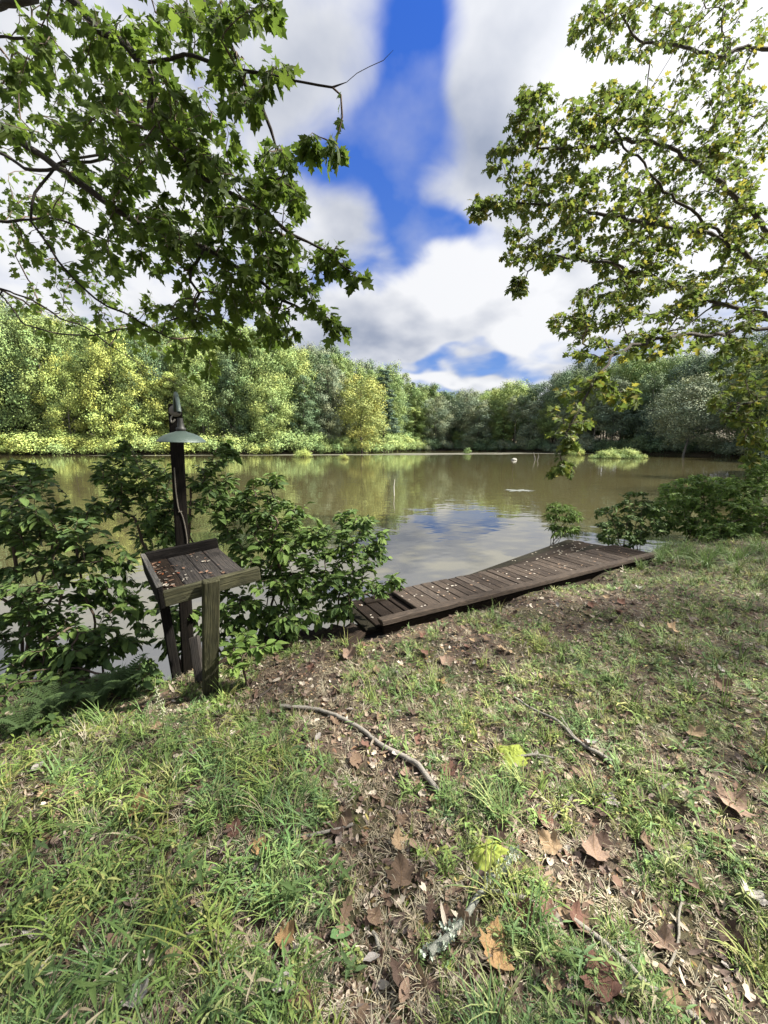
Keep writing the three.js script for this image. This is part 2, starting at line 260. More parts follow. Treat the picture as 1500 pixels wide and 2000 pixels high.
// leaves along the last stretch of each twig; the 300 that show largest are meshes of their own
function foliage(parent, name, ends, geos, mats, { r, size = [0.06, 0.1], per = 6, span = 0.35, droop = 0.55, up = 0.8, tint = null, parts = 300, partFilter = 6 }) {
  const all = [];
  for (const e of ends) {
    const pts = e.pts, L = pts.length, cum = [0]; for (let i = 1; i < L; i++) cum.push(cum[i - 1] + pts[i].distanceTo(pts[i - 1]));
    const tot = cum[L - 1], n = Math.max(2, Math.round(per * (0.6 + 0.8 * r()))), from = Math.max(0, tot - span);
    for (let k = 0; k < n; k++) {
      const s = lerp(from, tot, (k + 0.4 + 0.6 * r()) / n); let i = 1; while (i < L - 1 && cum[i] < s) i++;
      const f = clamp((s - cum[i - 1]) / Math.max(1e-5, cum[i] - cum[i - 1])), p = pts[i - 1].clone().lerp(pts[i], f), dir = pts[i].clone().sub(pts[i - 1]).normalize();
      const side = dir.clone().cross(V(0, 1, 0)).normalize(); if (!isFinite(side.x)) side.set(1, 0, 0); if ((k & 1) ^ (r() < 0.15)) side.negate();
      const tip = side.multiplyScalar(0.9).addScaledVector(dir, 0.5 + 0.4 * r()).add(V((r() - 0.5) * 0.7, -droop + (r() - 0.5) * 0.6, (r() - 0.5) * 0.7)).normalize();
      const nrm = V((r() - 0.5) * 1.3, up, (r() - 0.5) * 1.3).normalize(), sz = lerp(size[0], size[1], r()) * (0.8 + 0.4 * r());
      const g = (r() * geos.length) | 0, stalkLen = geos === G.maple ? 0.55 : geos === G.gum ? 0.45 : 0.12, base = p.clone().addScaledVector(tip, stalkLen * sz);
      const q = project(base), px = q.d > 0.1 && q.x > -20 && q.x < 1520 && q.y > -20 && q.y < 2020 ? sz * FPX / q.d : 0;
      all.push({ m: leafMatrix(base, tip, nrm, sz), g, px, mi: (r() * mats.length) | 0, t: tint ? tint(r, base) : null });
    }
  }
  all.sort((a, b) => b.px - a.px);
  const own = all.filter(a => a.px > partFilter).slice(0, parts), set = new Set(own);
  for (const a of own) { const o = mesh(name, geos[a.g], mats[a.mi], parent); a.m.decompose(o.position, o.quaternion, o.scale); }
  const rest = all.filter(a => !set.has(a));
  geos.forEach((g, gi) => mats.forEach((m, mi) => { const l = rest.filter(a => a.g === gi && a.mi === mi); if (l.length) copies('foliage', g, m, l.map(a => a.m), null, parent); }));
  return all.length;
}
const greens = (list, o) => list.map(c => leafMat(C(...c), o));

// ---------------------------------------------------------------- far trees and shore shrubs: one of each kind, then copies
function cloudOfLeaves(r, lobes, total, size, hue) {
  const n = total, pos = new Float32Array(n * 12), nor = new Float32Array(n * 12), col = new Float32Array(n * 12), ix = new Uint32Array(n * 6);
  const vol = lobes.map(l => l.r * l.r), sum = vol.reduce((a, b) => a + b, 0); let k = 0;
  const x = V(), y = V(), z = V();
  lobes.forEach((l, li) => {
    const m = li === lobes.length - 1 ? n - k : Math.min(n - k, Math.round(n * vol[li] / sum)), tone = 0.86 + 0.28 * r(), warm = (r() - 0.5) * 0.25;
    for (let i = 0; i < m; i++, k++) {
      const u = r() * 2 - 1, a = r() * 6.283, s = Math.sqrt(1 - u * u); z.set(s * Math.cos(a), u * 0.9 + 0.12, s * Math.sin(a)).normalize();
      const q = l.r * (0.15 + 1.15 * Math.pow(r(), 0.62)) * (1 + 0.5 * n3(z.x * 2 + l.x, z.y * 2 + l.y, z.z * 2 + l.z)), cx = l.x + z.x * q, cy = l.y + z.y * q * (l.flat ?? 0.75), cz = l.z + z.z * q;
      z.add(V((r() - 0.5) * 1.5, 0.35 + (r() - 0.5) * 1.2, (r() - 0.5) * 1.5)).normalize();
      x.set(r() - 0.5, (r() - 0.5) * 0.6, r() - 0.5).cross(z).normalize(); y.copy(z).cross(x);
      const sz = size * (0.55 + 0.9 * r()), b = sz * (0.5 + 0.3 * r()), o = k * 12, e = 0.22 * sz;
      const P = [[-b * 0.5, 0, e], [0, -sz * 0.5, 0], [b * 0.5, 0, e], [0, sz * 0.5, -e * 0.5]];
      const t = tone * (0.8 + 0.4 * r()), w = warm + (r() - 0.5) * 0.22;
      for (let v = 0; v < 4; v++) { const [px, py, pz] = P[v], q2 = o + v * 3; pos[q2] = cx + x.x * px + y.x * py + z.x * pz; pos[q2 + 1] = cy + x.y * px + y.y * py + z.y * pz; pos[q2 + 2] = cz + x.z * px + y.z * py + z.z * pz; nor[q2] = z.x; nor[q2 + 1] = z.y; nor[q2 + 2] = z.z; col[q2] = t * (1 + w * 0.8); col[q2 + 1] = t; col[q2 + 2] = t * (1 - w); }
      ix.set([k * 4, k * 4 + 1, k * 4 + 2, k * 4, k * 4 + 2, k * 4 + 3], k * 6);
    }
  });
  const g = new THREE.BufferGeometry(); g.setAttribute('position', new THREE.BufferAttribute(pos, 3)); g.setAttribute('normal', new THREE.BufferAttribute(nor, 3)); g.setAttribute('color', new THREE.BufferAttribute(col, 3)); g.setIndex(new THREE.BufferAttribute(ix, 1)); return g;
}
function farTree(seed, { h = 18, w = 4.5, low = 0.2, lobes = 60, leaves = 21000, leaf = 0.25, shape = 'round', trunk = 0.2, lr = 0.86 }) {
  const r = rng(seed), top = [], L = [], tg = [];
  const lean = V((r() - 0.5) * 0.06, 0, (r() - 0.5) * 0.06), tp = []; for (let i = 0; i <= 10; i++) { const y = i / 10 * h * 0.93; tp.push(V(lean.x * y + 0.25 * n2(y * 0.2, seed), y - 0.4, lean.z * y + 0.25 * n2(y * 0.2, seed + 50))); }
  tg.push(tube(tp, tp.map((_, i) => trunk * lerp(1.15, 0.12, Math.pow(i / 10, 0.8))), 8, 0.7));
  for (let i = 0; i < lobes; i++) {
    const t = lerp(low, 0.97, (i + r()) / lobes), a = i * 2.4 + r() * 1.2;
    let prof = shape === 'cone' ? Math.pow(1 - (t - low) / (1 - low), 0.8) * 0.95 + 0.08 : shape === 'tall' ? 0.35 + 0.65 * Math.sin(Math.PI * clamp(0.15 + 0.8 * (t - low) / (1 - low))) : Math.pow(Math.sin(Math.PI * clamp(0.12 + 0.80 * (t - low) / (1 - low))), 0.6);
    const rr = w * prof * (0.35 + 0.65 * Math.sqrt(r())) , R = lr * (shape === 'cone' ? 0.28 : 0.34) * w * (0.55 + 0.6 * prof) * (0.7 + 0.5 * r());
    const y = t * h, k = tp[Math.min(10, Math.floor(t * 10))], p = { x: k.x + rr * Math.cos(a), y: y - R * 0.3, z: k.z + rr * Math.sin(a), r: R, flat: shape === 'cone' ? 0.5 : 0.72 }; L.push(p);
    const y0 = Math.max(h * low * 0.6, y - rr * 0.75), b = V(lean.x * y0, y0, lean.z * y0), e = V(p.x, p.y, p.z);
    if (i % 2 === 0) tg.push(tube([b, b.clone().lerp(e, 0.5).add(V(0, 0.12 * rr, 0)), e], [trunk * 0.32, trunk * 0.2, trunk * 0.06], 5, 0.7));
  }
  return { trunk: mergeGeometries(tg), crown: cloudOfLeaves(r, L, leaves, leaf) };
}
function farShrub(seed, { h = 3, w = 2.6, leaves = 4200, leaf = 0.19 }) {
  const r = rng(seed), L = [], tg = [];
  for (let i = 0; i < 16; i++) { const a = r() * 6.283, q = Math.sqrt(r()), t = 1 - 0.75 * q * q, R = 0.36 * w * (0.6 + 0.5 * r()), p = { x: w * 0.75 * q * Math.cos(a), y: Math.max(R * 0.5, h * t * (0.35 + 0.55 * r())), z: w * 0.75 * q * Math.sin(a), r: R, flat: 0.8 }; L.push(p); tg.push(tube([V(p.x * 0.15, -0.5, p.z * 0.15), V(p.x * 0.5, p.y * 0.6, p.z * 0.5), V(p.x, p.y, p.z)], [0.04, 0.025, 0.01], 4)); }
  return { trunk: mergeGeometries(tg), crown: cloudOfLeaves(r, L, leaves, leaf) };
}
const crownMat = (r, g, b) => std(C(r, g, b), 0.85, { vertexColors: true, side: THREE.DoubleSide });
const CM = { pale: crownMat(0.285, 0.36, 0.11), mid: crownMat(0.18, 0.25, 0.075), deep: crownMat(0.105, 0.16, 0.068), gold: crownMat(0.29, 0.315, 0.08), lime: crownMat(0.34, 0.40, 0.10), grey: crownMat(0.195, 0.235, 0.135), pine: crownMat(0.055, 0.095, 0.052), teal: crownMat(0.105, 0.155, 0.095) };
const KIND = [
  farTree(101, { h: 18, w: 4.6, low: 0.1 }), farTree(102, { h: 18, w: 3.8, shape: 'tall', low: 0.08 }), farTree(103, { h: 18, w: 5.2, low: 0.2, lobes: 64 }), farTree(104, { h: 18, w: 3.2, shape: 'tall', low: 0.05 }),
  farTree(105, { h: 18, w: 3.0, shape: 'cone', low: 0.25, lobes: 56, leaf: 0.22 }), farTree(106, { h: 18, w: 4.8, low: 0.28, lobes: 54 }), farTree(107, { h: 18, w: 4.2, low: 0.03, lobes: 70 })];
const BUSH = [farShrub(201, {}), farShrub(202, { h: 2.6, w: 3.0 }), farShrub(203, { h: 3.4, w: 2.3 })];
const skyline = [[-400, 560], [0, 590], [110, 615], [250, 640], [400, 655], [470, 640], [530, 655], [580, 672], [620, 692], [660, 690], [720, 706], [760, 712], [800, 744], [850, 757], [900, 762], [960, 758], [1000, 752], [1040, 742], [1080, 728], [1120, 708], [1180, 696], [1260, 688], [1360, 676], [1500, 655], [1900, 620]];
const sky_y = x => { for (let i = 1; i < skyline.length; i++) if (x <= skyline[i][0]) { const [a, b] = skyline[i - 1], [c, d] = skyline[i]; return lerp(b, d, (x - a) / (c - a)); } return 620; };
function putTree(kind, crown, x, z, height, widen, turn, label, group, barkM = M.barkMid, name = 'broadleaf_tree', cat = 'tree') {
  const o = thing(name, label, cat, [x, land(x, z), z], group); o.rotation.y = turn; const s = height / 18; o.scale.set(s * widen, s, s * widen);
  mesh('trunk', kind.trunk, barkM, o); stuff(mesh('crown', kind.crown, crown, o)); return o;
}
{
  const r = rng(77);
  // walk along the far shore; rows step back from the water
  const far = shore.slice(12).concat([[-190, -55]]), cum = [0]; for (let i = 1; i < far.length; i++) cum.push(cum[i - 1] + Math.hypot(far[i][0] - far[i - 1][0], far[i][1] - far[i - 1][1]));
  const along = s => { let i = 1; while (i < far.length - 1 && cum[i] < s) i++; const t = (s - cum[i - 1]) / (cum[i] - cum[i - 1]), [ax, az] = far[i - 1], [bx, bz] = far[i], l = Math.hypot(bx - ax, bz - az); return [lerp(ax, bx, t), lerp(az, bz, t), (bz - az) / l, -(bx - ax) / l]; };
  const rows = [[3.2, 5.6, 0.45, 0.92], [7.5, 4.8, 0.82, 1.0], [13, 5.5, 0.9, 1.03], [20, 7, 0.85, 1.0], [30, 7, 0.8, 0.95]];
  rows.forEach(([back, gap, lo, hi], row) => {
    for (let s = 16 + row * 2; s < cum[cum.length - 1]; s += gap * (0.8 + 0.4 * r())) {
      let [x, z, nx, nz] = along(s); if (pondDistance(x + nx, z + nz) < 0) { nx = -nx; nz = -nz; }
      const b = back * (0.8 + 0.45 * r()); x += nx * b + (r() - 0.5) * 2; z += nz * b + (r() - 0.5) * 2;
      if (pondDistance(x, z) < 1.2 || z > -16) continue;
      const q = project(V(x, 0, z)); if (q.d < 15 || q.x < -330 || q.x > 1830) continue;
      const wantY = sky_y(q.x) + (1 - lerp(lo, hi, r())) * 170 + (r() - 0.5) * 14, gy = land(x, z), h = (868 - wantY) / FPX * q.d + EYE.y - gy;
      if (h < 5 || h > 34) continue;
      const left = q.x < 545, mid = q.x < 1010; let kind, cm, what;
      const u = r();
      if (row > 1 && u < 0.14) { kind = 4; cm = CM.pine; what = 'dark narrow pine tree'; }
      else if (left) { kind = [0, 1, 3, 6, 2][(r() * 5) | 0]; [cm, what] = u < 0.32 ? [CM.pale, 'pale green broadleaf tree'] : u < 0.47 ? [CM.lime, 'bright lime green broadleaf tree'] : u < 0.82 ? [CM.mid, 'medium green broadleaf tree'] : [CM.deep, 'dark green broadleaf tree']; }
      else if (mid) { kind = [0, 1, 2, 6, 3, 5][(r() * 6) | 0]; [cm, what] = u < 0.2 ? [CM.pale, 'pale green broadleaf tree'] : u < 0.6 ? [CM.mid, 'medium green broadleaf tree'] : u < 0.78 ? [CM.grey, 'greyish green broadleaf tree'] : [CM.deep, 'dark green broadleaf tree']; }
      else { kind = [0, 2, 5, 1, 6, 5][(r() * 6) | 0]; [cm, what] = u < 0.25 ? [CM.mid, 'medium green broadleaf tree'] : u < 0.55 ? [CM.grey, 'greyish green broadleaf tree'] : u < 0.8 ? [CM.deep, 'dark green broadleaf tree'] : [CM.teal, 'blue green broadleaf tree']; }
      const where = left ? 'on the bank behind the lamp post' : mid ? 'on the far bank straight across the pond' : 'on the bank beyond the dock end';
      const line = row === 0 ? 'at the water edge' : 'in the wood';
      putTree(KIND[kind], cm, x, z, h, clamp(16 / h, 0.75, 1.45) * (0.85 + 0.3 * r()), r() * 6.28, `${what} ${line} ${where}`, `${what}s ${line} ${where}`, r() < 0.35 ? M.barkPale : M.barkMid, kind === 4 ? 'pine_tree' : 'broadleaf_tree');
    }
  });
  // the deepest corner of the pond
  for (let i = 0; i < 16; i++) { const px = 800 + 14 * i, p = at(px, 868, 124 + 16 * ((i * 7) % 5) / 5), gy = land(p.x, p.z), h = (868 - sky_y(px) - 10 * r()) / FPX * project(p).d + EYE.y - gy, k = [1, 6, 0, 3][i % 4], m = i % 3; putTree(KIND[k], [CM.mid, CM.grey, CM.deep][m], p.x, p.z, h, 0.9 + 0.3 * r(), i * 1.3, ['medium green tree', 'greyish green tree', 'dark green tree'][m] + ' in the wood at the deepest corner of the pond', ['medium green trees', 'greyish green trees', 'dark green trees'][m] + ' at the deepest corner', M.barkMid); }
  // the tree turning yellow, and single ones that stand out
  { const p = at(705, 868, 84); putTree(KIND[0], CM.gold, p.x, p.z, 16.5, 1.25, 2, 'broadleaf tree turning golden yellow on the far bank', undefined, M.barkMid); }
  { const p = at(640, 868, 88); putTree(KIND[4], CM.pine, p.x, p.z, 21, 1.1, 1, 'dark pine with a pointed top behind the golden tree', undefined, M.barkDark, 'pine_tree'); }
  { const p = at(748, 868, 96); putTree(KIND[4], CM.pine, p.x, p.z, 20.5, 1.2, 4, 'dark pine rising just past the golden tree', undefined, M.barkDark, 'pine_tree'); }
  { const p = at(1338, 880, 62); putTree(KIND[5], CM.grey, p.x, p.z, 13.5, 1.3, 0.6, 'grey green tree with a bare whitish trunk at the shaded shore', undefined, M.barkPale); }
  { const p = at(1030, 868, 112); putTree(farTree(140, { h: 18, w: 2.6, low: 0.55, lobes: 16, leaves: 900, trunk: 0.22 }), CM.grey, p.x, p.z, 19.5, 1, 0.6, 'thin half bare tree standing above the far treetops', undefined, M.barkPale); }
  // slim pale trunks at the edge of the wood, bare below their crowns
  const slim = [farTree(161, { h: 18, w: 3.4, low: 0.5, lobes: 34, leaves: 9000, trunk: 0.24 }), farTree(162, { h: 18, w: 3.0, low: 0.42, lobes: 34, leaves: 9000, trunk: 0.2 })];
  [[150, 73], [258, 72], [300, 75], [375, 74], [462, 76], [560, 80], [835, 118], [872, 121], [905, 122], [965, 112], [1005, 106], [1022, 104], [1160, 78], [1195, 74], [1262, 70], [1300, 66]].forEach(([px, d], i) => { let p = at(px, 868, d); for (let k = 0; k < 30 && pondDistance(p.x, p.z) < 2.0; k++) p = at(px, 868, d + k * 0.7); const left = px < 600, m = i % 3; putTree(slim[i % 2], left ? [CM.pale, CM.mid, CM.lime][m] : [CM.mid, CM.grey, CM.deep][m], p.x, p.z, lerp(12, 15, r()), 0.95, i * 2.1, `slim tree with bare pale trunk and ${(left ? ['pale', 'medium', 'lime'] : ['medium', 'greyish', 'dark'])[m]} green crown ` + (left ? 'behind the lamp post' : px < 1100 ? 'straight across the pond' : 'beyond the dock end'), 'slim pale trunks at the edge of the far wood', M.barkPale, 'slim_tree'); });
  // shrubs hanging over the water all along the far side
  for (let s = 34; s < cum[cum.length - 1]; s += 1.9 * (0.7 + 0.6 * r())) {
    let [x, z, nx, nz] = along(s); if (pondDistance(x + nx, z + nz) < 0) { nx = -nx; nz = -nz; } x += nx * (0.5 + 1.0 * r()); z += nz * (0.5 + 1.0 * r());
    const q = project(V(x, 0, z)); if (q.d < 20 || q.x < -120 || q.x > 1640 || z > -20) continue;
    const left = q.x < 545, mid = q.x < 815, u = r(), sc = (left ? 1.05 : mid ? 1.1 : 0.9) * (0.7 + 0.7 * r());
    const [cm, what] = left ? (u < 0.6 ? [CM.lime, 'bright lime green shrub'] : [CM.pale, 'pale green shrub']) : mid ? (u < 0.55 ? [CM.pale, 'pale green shrub'] : [CM.mid, 'medium green shrub']) : (u < 0.5 ? [CM.deep, 'dark green shrub'] : [CM.grey, 'greyish green shrub']);
    const where = left ? 'leaning over the water on the sunlit bank' : mid ? 'along the far bank below the golden tree' : 'along the shaded foot of the far wood', b = BUSH[(r() * 3) | 0];
    const o = thing('shore_shrub', `${what} ${where}`, 'shrub', [x, Math.max(land(x, z), WATER), z], `${what}s ${where}`); o.rotation.y = r() * 6.28; o.scale.set(sc * 1.15, sc, sc * 1.15);
    mesh('stems', b.trunk, M.barkMid, o); stuff(mesh('crown', b.crown, cm, o));
  }
  // shrubs standing in the shallow water
  for (const [px, base, w, kind, cm, label] of [[592, 893, 2.6, 0, CM.lime, 'round lime green shrub standing in the pond, larger of two'], [671, 897, 1.4, 0, CM.gold, 'small yellowish shrub standing alone in the pond'], [912, 886, 2.1, 2, CM.mid, 'small upright green shrub standing in the pond under the far wood'], [1124, 889, 3.0, 0, CM.lime, 'bright green shrub in the pond behind the hanging branch']]) {
    const p = onPlane(px, base, WATER), s = w / 2.6 * 0.5, o = thing('water_shrub', label, 'shrub', [p.x, WATER - 0.05, p.z]); o.scale.setScalar(s); mesh('stems', BUSH[kind].trunk, M.barkMid, o); stuff(mesh('crown', BUSH[kind].crown, cm, o));
  }
  for (const [px, w, label] of [[1172, 0.8, 'low pale green shrub at the near end of the pond islet'], [1193, 0.95, 'pale green shrub in the middle of the pond islet'], [1216, 1.0, 'broad pale green shrub of the pond islet'], [1238, 0.85, 'pale green shrub at the bank end of the pond islet']]) {
    const p = onPlane(px, 895, WATER), o = thing('islet_shrub', label, 'shrub', [p.x, WATER - 0.05, p.z]); o.scale.set(w * 0.62, w * 0.52, w * 0.62); o.rotation.y = px; mesh('stems', BUSH[1].trunk, M.barkMid, o); stuff(mesh('crown', BUSH[1].crown, CM.pale, o));
  }
}
// trees on the near bank, beside and behind the place the picture was taken from: they shade the clearing
{
  const near = farTree(151, { h: 18, w: 5.2, low: 0.3, lobes: 34, leaves: 6500, leaf: 0.24, trunk: 0.26, lr: 0.8 }), near2 = farTree(152, { h: 18, w: 4.6, low: 0.35, lobes: 30, leaves: 6000, leaf: 0.24, trunk: 0.24, lr: 0.8 });
  const spots = [[14.5, 3.0, 13, 0.9], [17.5, -6.5, 14, 1.0], [21, 7, 16, 1.1], [12, 10, 14, 1.0], [5.5, 11.5, 15, 1.0], [-3.5, 12, 16, 1], [-10, 9.5, 15, 1.1], [-14, 4, 16, 1.1], [25, -13, 15, 1.1], [27, 0, 16, 1.1], [32, -20, 16, 1.2], [-21, 0, 17, 1.2], [9.4, -0.6, 13.5, 1.0]];  // last tree is added out of view to shade the left foreground
  spots.forEach(([x, z, h, w], i) => putTree(i % 2 ? near2 : near, i % 3 ? CM.mid : CM.deep, x, z, h, w, i * 1.7, 'tall unseen green tree in the wood round the clearing', 'trees of the wood round the clearing', M.barkMid));
}


// ---------------------------------------------------------------- sawn timber: a board with chamfered, slightly uneven edges, grain along its length
function board(l, w, t, seed = 1, o = {}) {      // length along x, thickness along y, width along z; centred
  const r = rng(seed), c = Math.min(o.chamfer ?? 0.006, t * 0.3, w * 0.3), pts = [], wob = o.wobble ?? 0.002;
  for (const sx of [-1, 1]) for (const sy of [-1, 1]) for (const sz of [-1, 1]) { const X = sx * l / 2 + (r() - 0.5) * wob * 3, Y = sy * t / 2 + (r() - 0.5) * wob, Z = sz * w / 2 + (r() - 0.5) * wob * 2; pts.push(V(X - sx * c, Y, Z - sz * c), V(X, Y - sy * c, Z - sz * c), V(X - sx * c, Y - sy * c, Z)); }
  const g = new ConvexGeometry(pts), p = g.attributes.position, n = g.attributes.normal, uv = [], u0 = r() * 7, v0 = r() * 7;
  for (let i = 0; i < p.count; i++) { const x = p.getX(i), y = p.getY(i), z = p.getZ(i), ny = Math.abs(n.getY(i)), nx = Math.abs(n.getX(i)); uv.push(...(nx > 0.8 ? [(y + z) * 6 + u0, z * 2 + v0] : [(ny > 0.5 ? z : y) * 3.2 + u0, x * 0.9 + v0])); }
  g.setAttribute('uv', new THREE.Float32BufferAttribute(uv, 2)); return g;
}
const frame = (o, p, x, y, z) => { const m = new THREE.Matrix4().makeBasis(x, y, z); m.setPosition(p); m.decompose(o.position, o.quaternion, o.scale); return o; };
const timber = { grey: wood(C(0.18, 0.14, 0.11)), grey2: wood(C(0.125, 0.096, 0.076)), grey3: wood(C(0.23, 0.185, 0.15)), wet: wood(C(0.055, 0.039, 0.028)), wet2: wood(C(0.08, 0.056, 0.039)), moss: wood(C(0.05, 0.044, 0.027)), green: wood(C(0.17, 0.165, 0.095)), tray: wood(C(0.13, 0.115, 0.103)), black: wood(C(0.028, 0.024, 0.021)), pale: wood(C(0.33, 0.31, 0.28)), post: wood(C(0.026, 0.021, 0.016)) };

// ---------------------------------------------------------------- the dock
const D0 = onPlane(744, 1217, 0.0), D1 = onPlane(1279, 1084, 0.0), DX = D1.clone().sub(D0).setY(0), DL = DX.length(); DX.normalize();
const DZ = V(DX.z, 0, -DX.x); if (DZ.z > 0) DZ.negate();           // away from the bank
const dockP = (a, b, y) => D0.clone().addScaledVector(DX, a).addScaledVector(DZ, b).setY(y);
{
  const o = thing('boardwalk', 'weathered grey-brown plank walkway along the bank edge', 'dock', [D0.x, 0, D0.z]);
  const UP = V(0, 1, 0), r = rng(301), loc = (a, b, y) => dockP(a, b, y).sub(o.position), W = 0.55;
  const geos = Array.from({ length: 10 }, (_, i) => board(W, 0.132, 0.034, 310 + i, { wobble: 0.004 })), mats = [timber.grey, timber.grey2, timber.grey3, timber.grey, timber.grey2];
  let a = 0.42;
  while (a < DL - 0.02) {
    const w = 0.105 + 0.04 * r(), m = mesh('plank', geos[(r() * 10) | 0], a > DL - 0.55 ? timber.wet2 : mats[(r() * 5) | 0], o);
    frame(m, loc(a + w / 2, 0.035 + W / 2 + (r() - 0.5) * 0.02, -0.003 + (r() - 0.5) * 0.005), DZ.clone().addScaledVector(DX, (r() - 0.5) * 0.02).normalize(), UP, DX.clone()); m.scale.z *= (w - 0.007) / 0.132; m.rotateX((r() - 0.5) * 0.03);
    const x = V(), y = V(), z = V(); a += w;
  }
  const rim = mesh('edge_board', board(DL + 0.03, 0.085, 0.045, 331, { wobble: 0.006 }), timber.grey, o); frame(rim, loc(DL / 2, -0.012, 0.020), DX.clone(), UP, DZ.clone().negate());
  const fas = mesh('fascia_board', board(DL - 0.03, 0.04, 0.15, 332), timber.wet, o); frame(fas, loc(DL / 2 + 0.01, 0.012, -0.105), DX.clone(), UP, DZ.clone().negate());
  const back = mesh('back_beam', board(DL - 0.1, 0.05, 0.12, 333), timber.wet, o); frame(back, loc(DL / 2 + 0.05, W - 0.03, -0.085), DX.clone(), UP, DZ.clone().negate());
  for (const s of [0.35, 1.6, 2.9, DL - 0.2]) for (const b of [0.06, W - 0.10]) { const q = mesh('pile', board(1.0, 0.09, 0.09, 340 + s * 10), timber.wet, o); frame(q, loc(s, b + 0.03, -0.55), UP.clone(), DX.clone(), UP.clone().cross(DX)); }
}
{ // lower rotten section at the near end of the walkway
  const o = thing('sunken_walkway', 'dark rotting plank section sunk below the walkway end', 'dock', [D0.x, 0, D0.z]), r = rng(350), loc = (a, b, y) => dockP(a, b, y).sub(o.position), UP = V(0, 1, 0);
  let a = -0.12; const g = Array.from({ length: 4 }, (_, i) => board(0.62, 0.13, 0.03, 360 + i, { wobble: 0.005 }));
  while (a < 0.50) { const w = 0.10 + 0.035 * r(), m = mesh('plank', g[(r() * 4) | 0], [timber.wet, timber.wet2, timber.moss][(r() * 3) | 0], o); frame(m, loc(a + w / 2, 0.36, -0.066 + a * 0.05 + (r() - 0.5) * 0.006), DZ.clone().addScaledVector(UP, -0.03).normalize(), UP, DX.clone()); m.scale.z = (w - 0.006) / 0.13; m.rotateX((r() - 0.5) * 0.03); a += w; }
  const b = mesh('joist', board(0.66, 0.045, 0.09, 371), timber.wet, o); frame(b, loc(0.2, 0.09, -0.135), DX.clone(), UP, DZ.clone().negate());
  const c = mesh('joist', board(0.66, 0.045, 0.09, 372), timber.wet, o); frame(c, loc(0.2, 0.58, -0.15), DX.clone(), UP, DZ.clone().negate());
}
{ // loose board end sticking out on the bank
  const p = onPlane(722, 1238, -0.085), o = mesh('loose_board', board(0.30, 0.075, 0.04, 375), timber.black); tag(o, 'short dark loose board lying before the walkway end', 'board');
  o.position.set(p.x, land(p.x, p.z) + 0.02, p.z); o.rotation.set(0, Math.atan2(-DX.z, DX.x) - 0.1, 0.02);
}
{ // wide old planks flat on the mud to the left
  const o = thing('plank_landing', 'old grey planks laid flat on mud beside the shrubs', 'dock', [-0.62, 0, -2.92]), r = rng(380);
  for (let i = 0; i < 7; i++) { const m = mesh('plank', board(0.62, 0.125, 0.03, 385 + i, { wobble: 0.006 }), i % 2 ? timber.grey2 : timber.wet2, o); m.position.set(0.36 - i * 0.132, -0.098 + 0.01 * r(), 0.03 * i - 0.05); m.rotation.set((r() - 0.5) * 0.04, 1.12 + (r() - 0.5) * 0.05, -0.03); }
  const s = mesh('joist', board(0.92, 0.06, 0.08, 395), timber.wet, o); s.position.set(-0.05, -0.155, 0.06); s.rotation.y = -0.42 + 0.2;
}
{ // the second platform, lower and askew, its far corner out over the water
  const c0 = onPlane(1110, 1053, -0.09), c1 = onPlane(905, 1126, -0.09), e = c0.clone().sub(c1).setY(0), L = 3.0; e.normalize(); const f = V(-e.z, 0, e.x); if (f.z < 0) f.negate();
  const o = thing('lower_platform', 'dark mossy lower platform jutting askew behind the walkway', 'dock', [c0.x, 0, c0.z]), r = rng(400), UP = V(0, 1, 0);
  const W = 0.92, g = Array.from({ length: 5 }, (_, i) => board(L, 0.128, 0.034, 401 + i, { wobble: 0.006 }));
  for (let b = 0; b < W; b += 0.131) { const m = mesh('plank', g[(r() * 5) | 0], [timber.wet2, timber.moss, timber.wet][(r() * 3) | 0], o); frame(m, e.clone().multiplyScalar(-L / 2 + (r() - 0.5) * 0.03).addScaledVector(f, b + 0.065).setY(-0.107 + (r() - 0.5) * 0.004), e.clone(), UP, e.clone().cross(UP)); m.rotateX((r() - 0.5) * 0.03); }
  for (const s of [0.12, 1.5, 2.85]) { const m = mesh('joist', board(W - 0.04, 0.05, 0.10, 410), timber.wet, o); frame(m, e.clone().multiplyScalar(-s).addScaledVector(f, W / 2).setY(-0.18), f.clone(), UP, f.clone().cross(UP)); for (const b of [0.06, W - 0.08]) { const q = mesh('pile', board(0.9, 0.09, 0.09, 415), timber.wet, o); frame(q, e.clone().multiplyScalar(-s - 0.08).addScaledVector(f, b).setY(-0.66), UP.clone(), e.clone(), UP.clone().cross(e)); } }
}

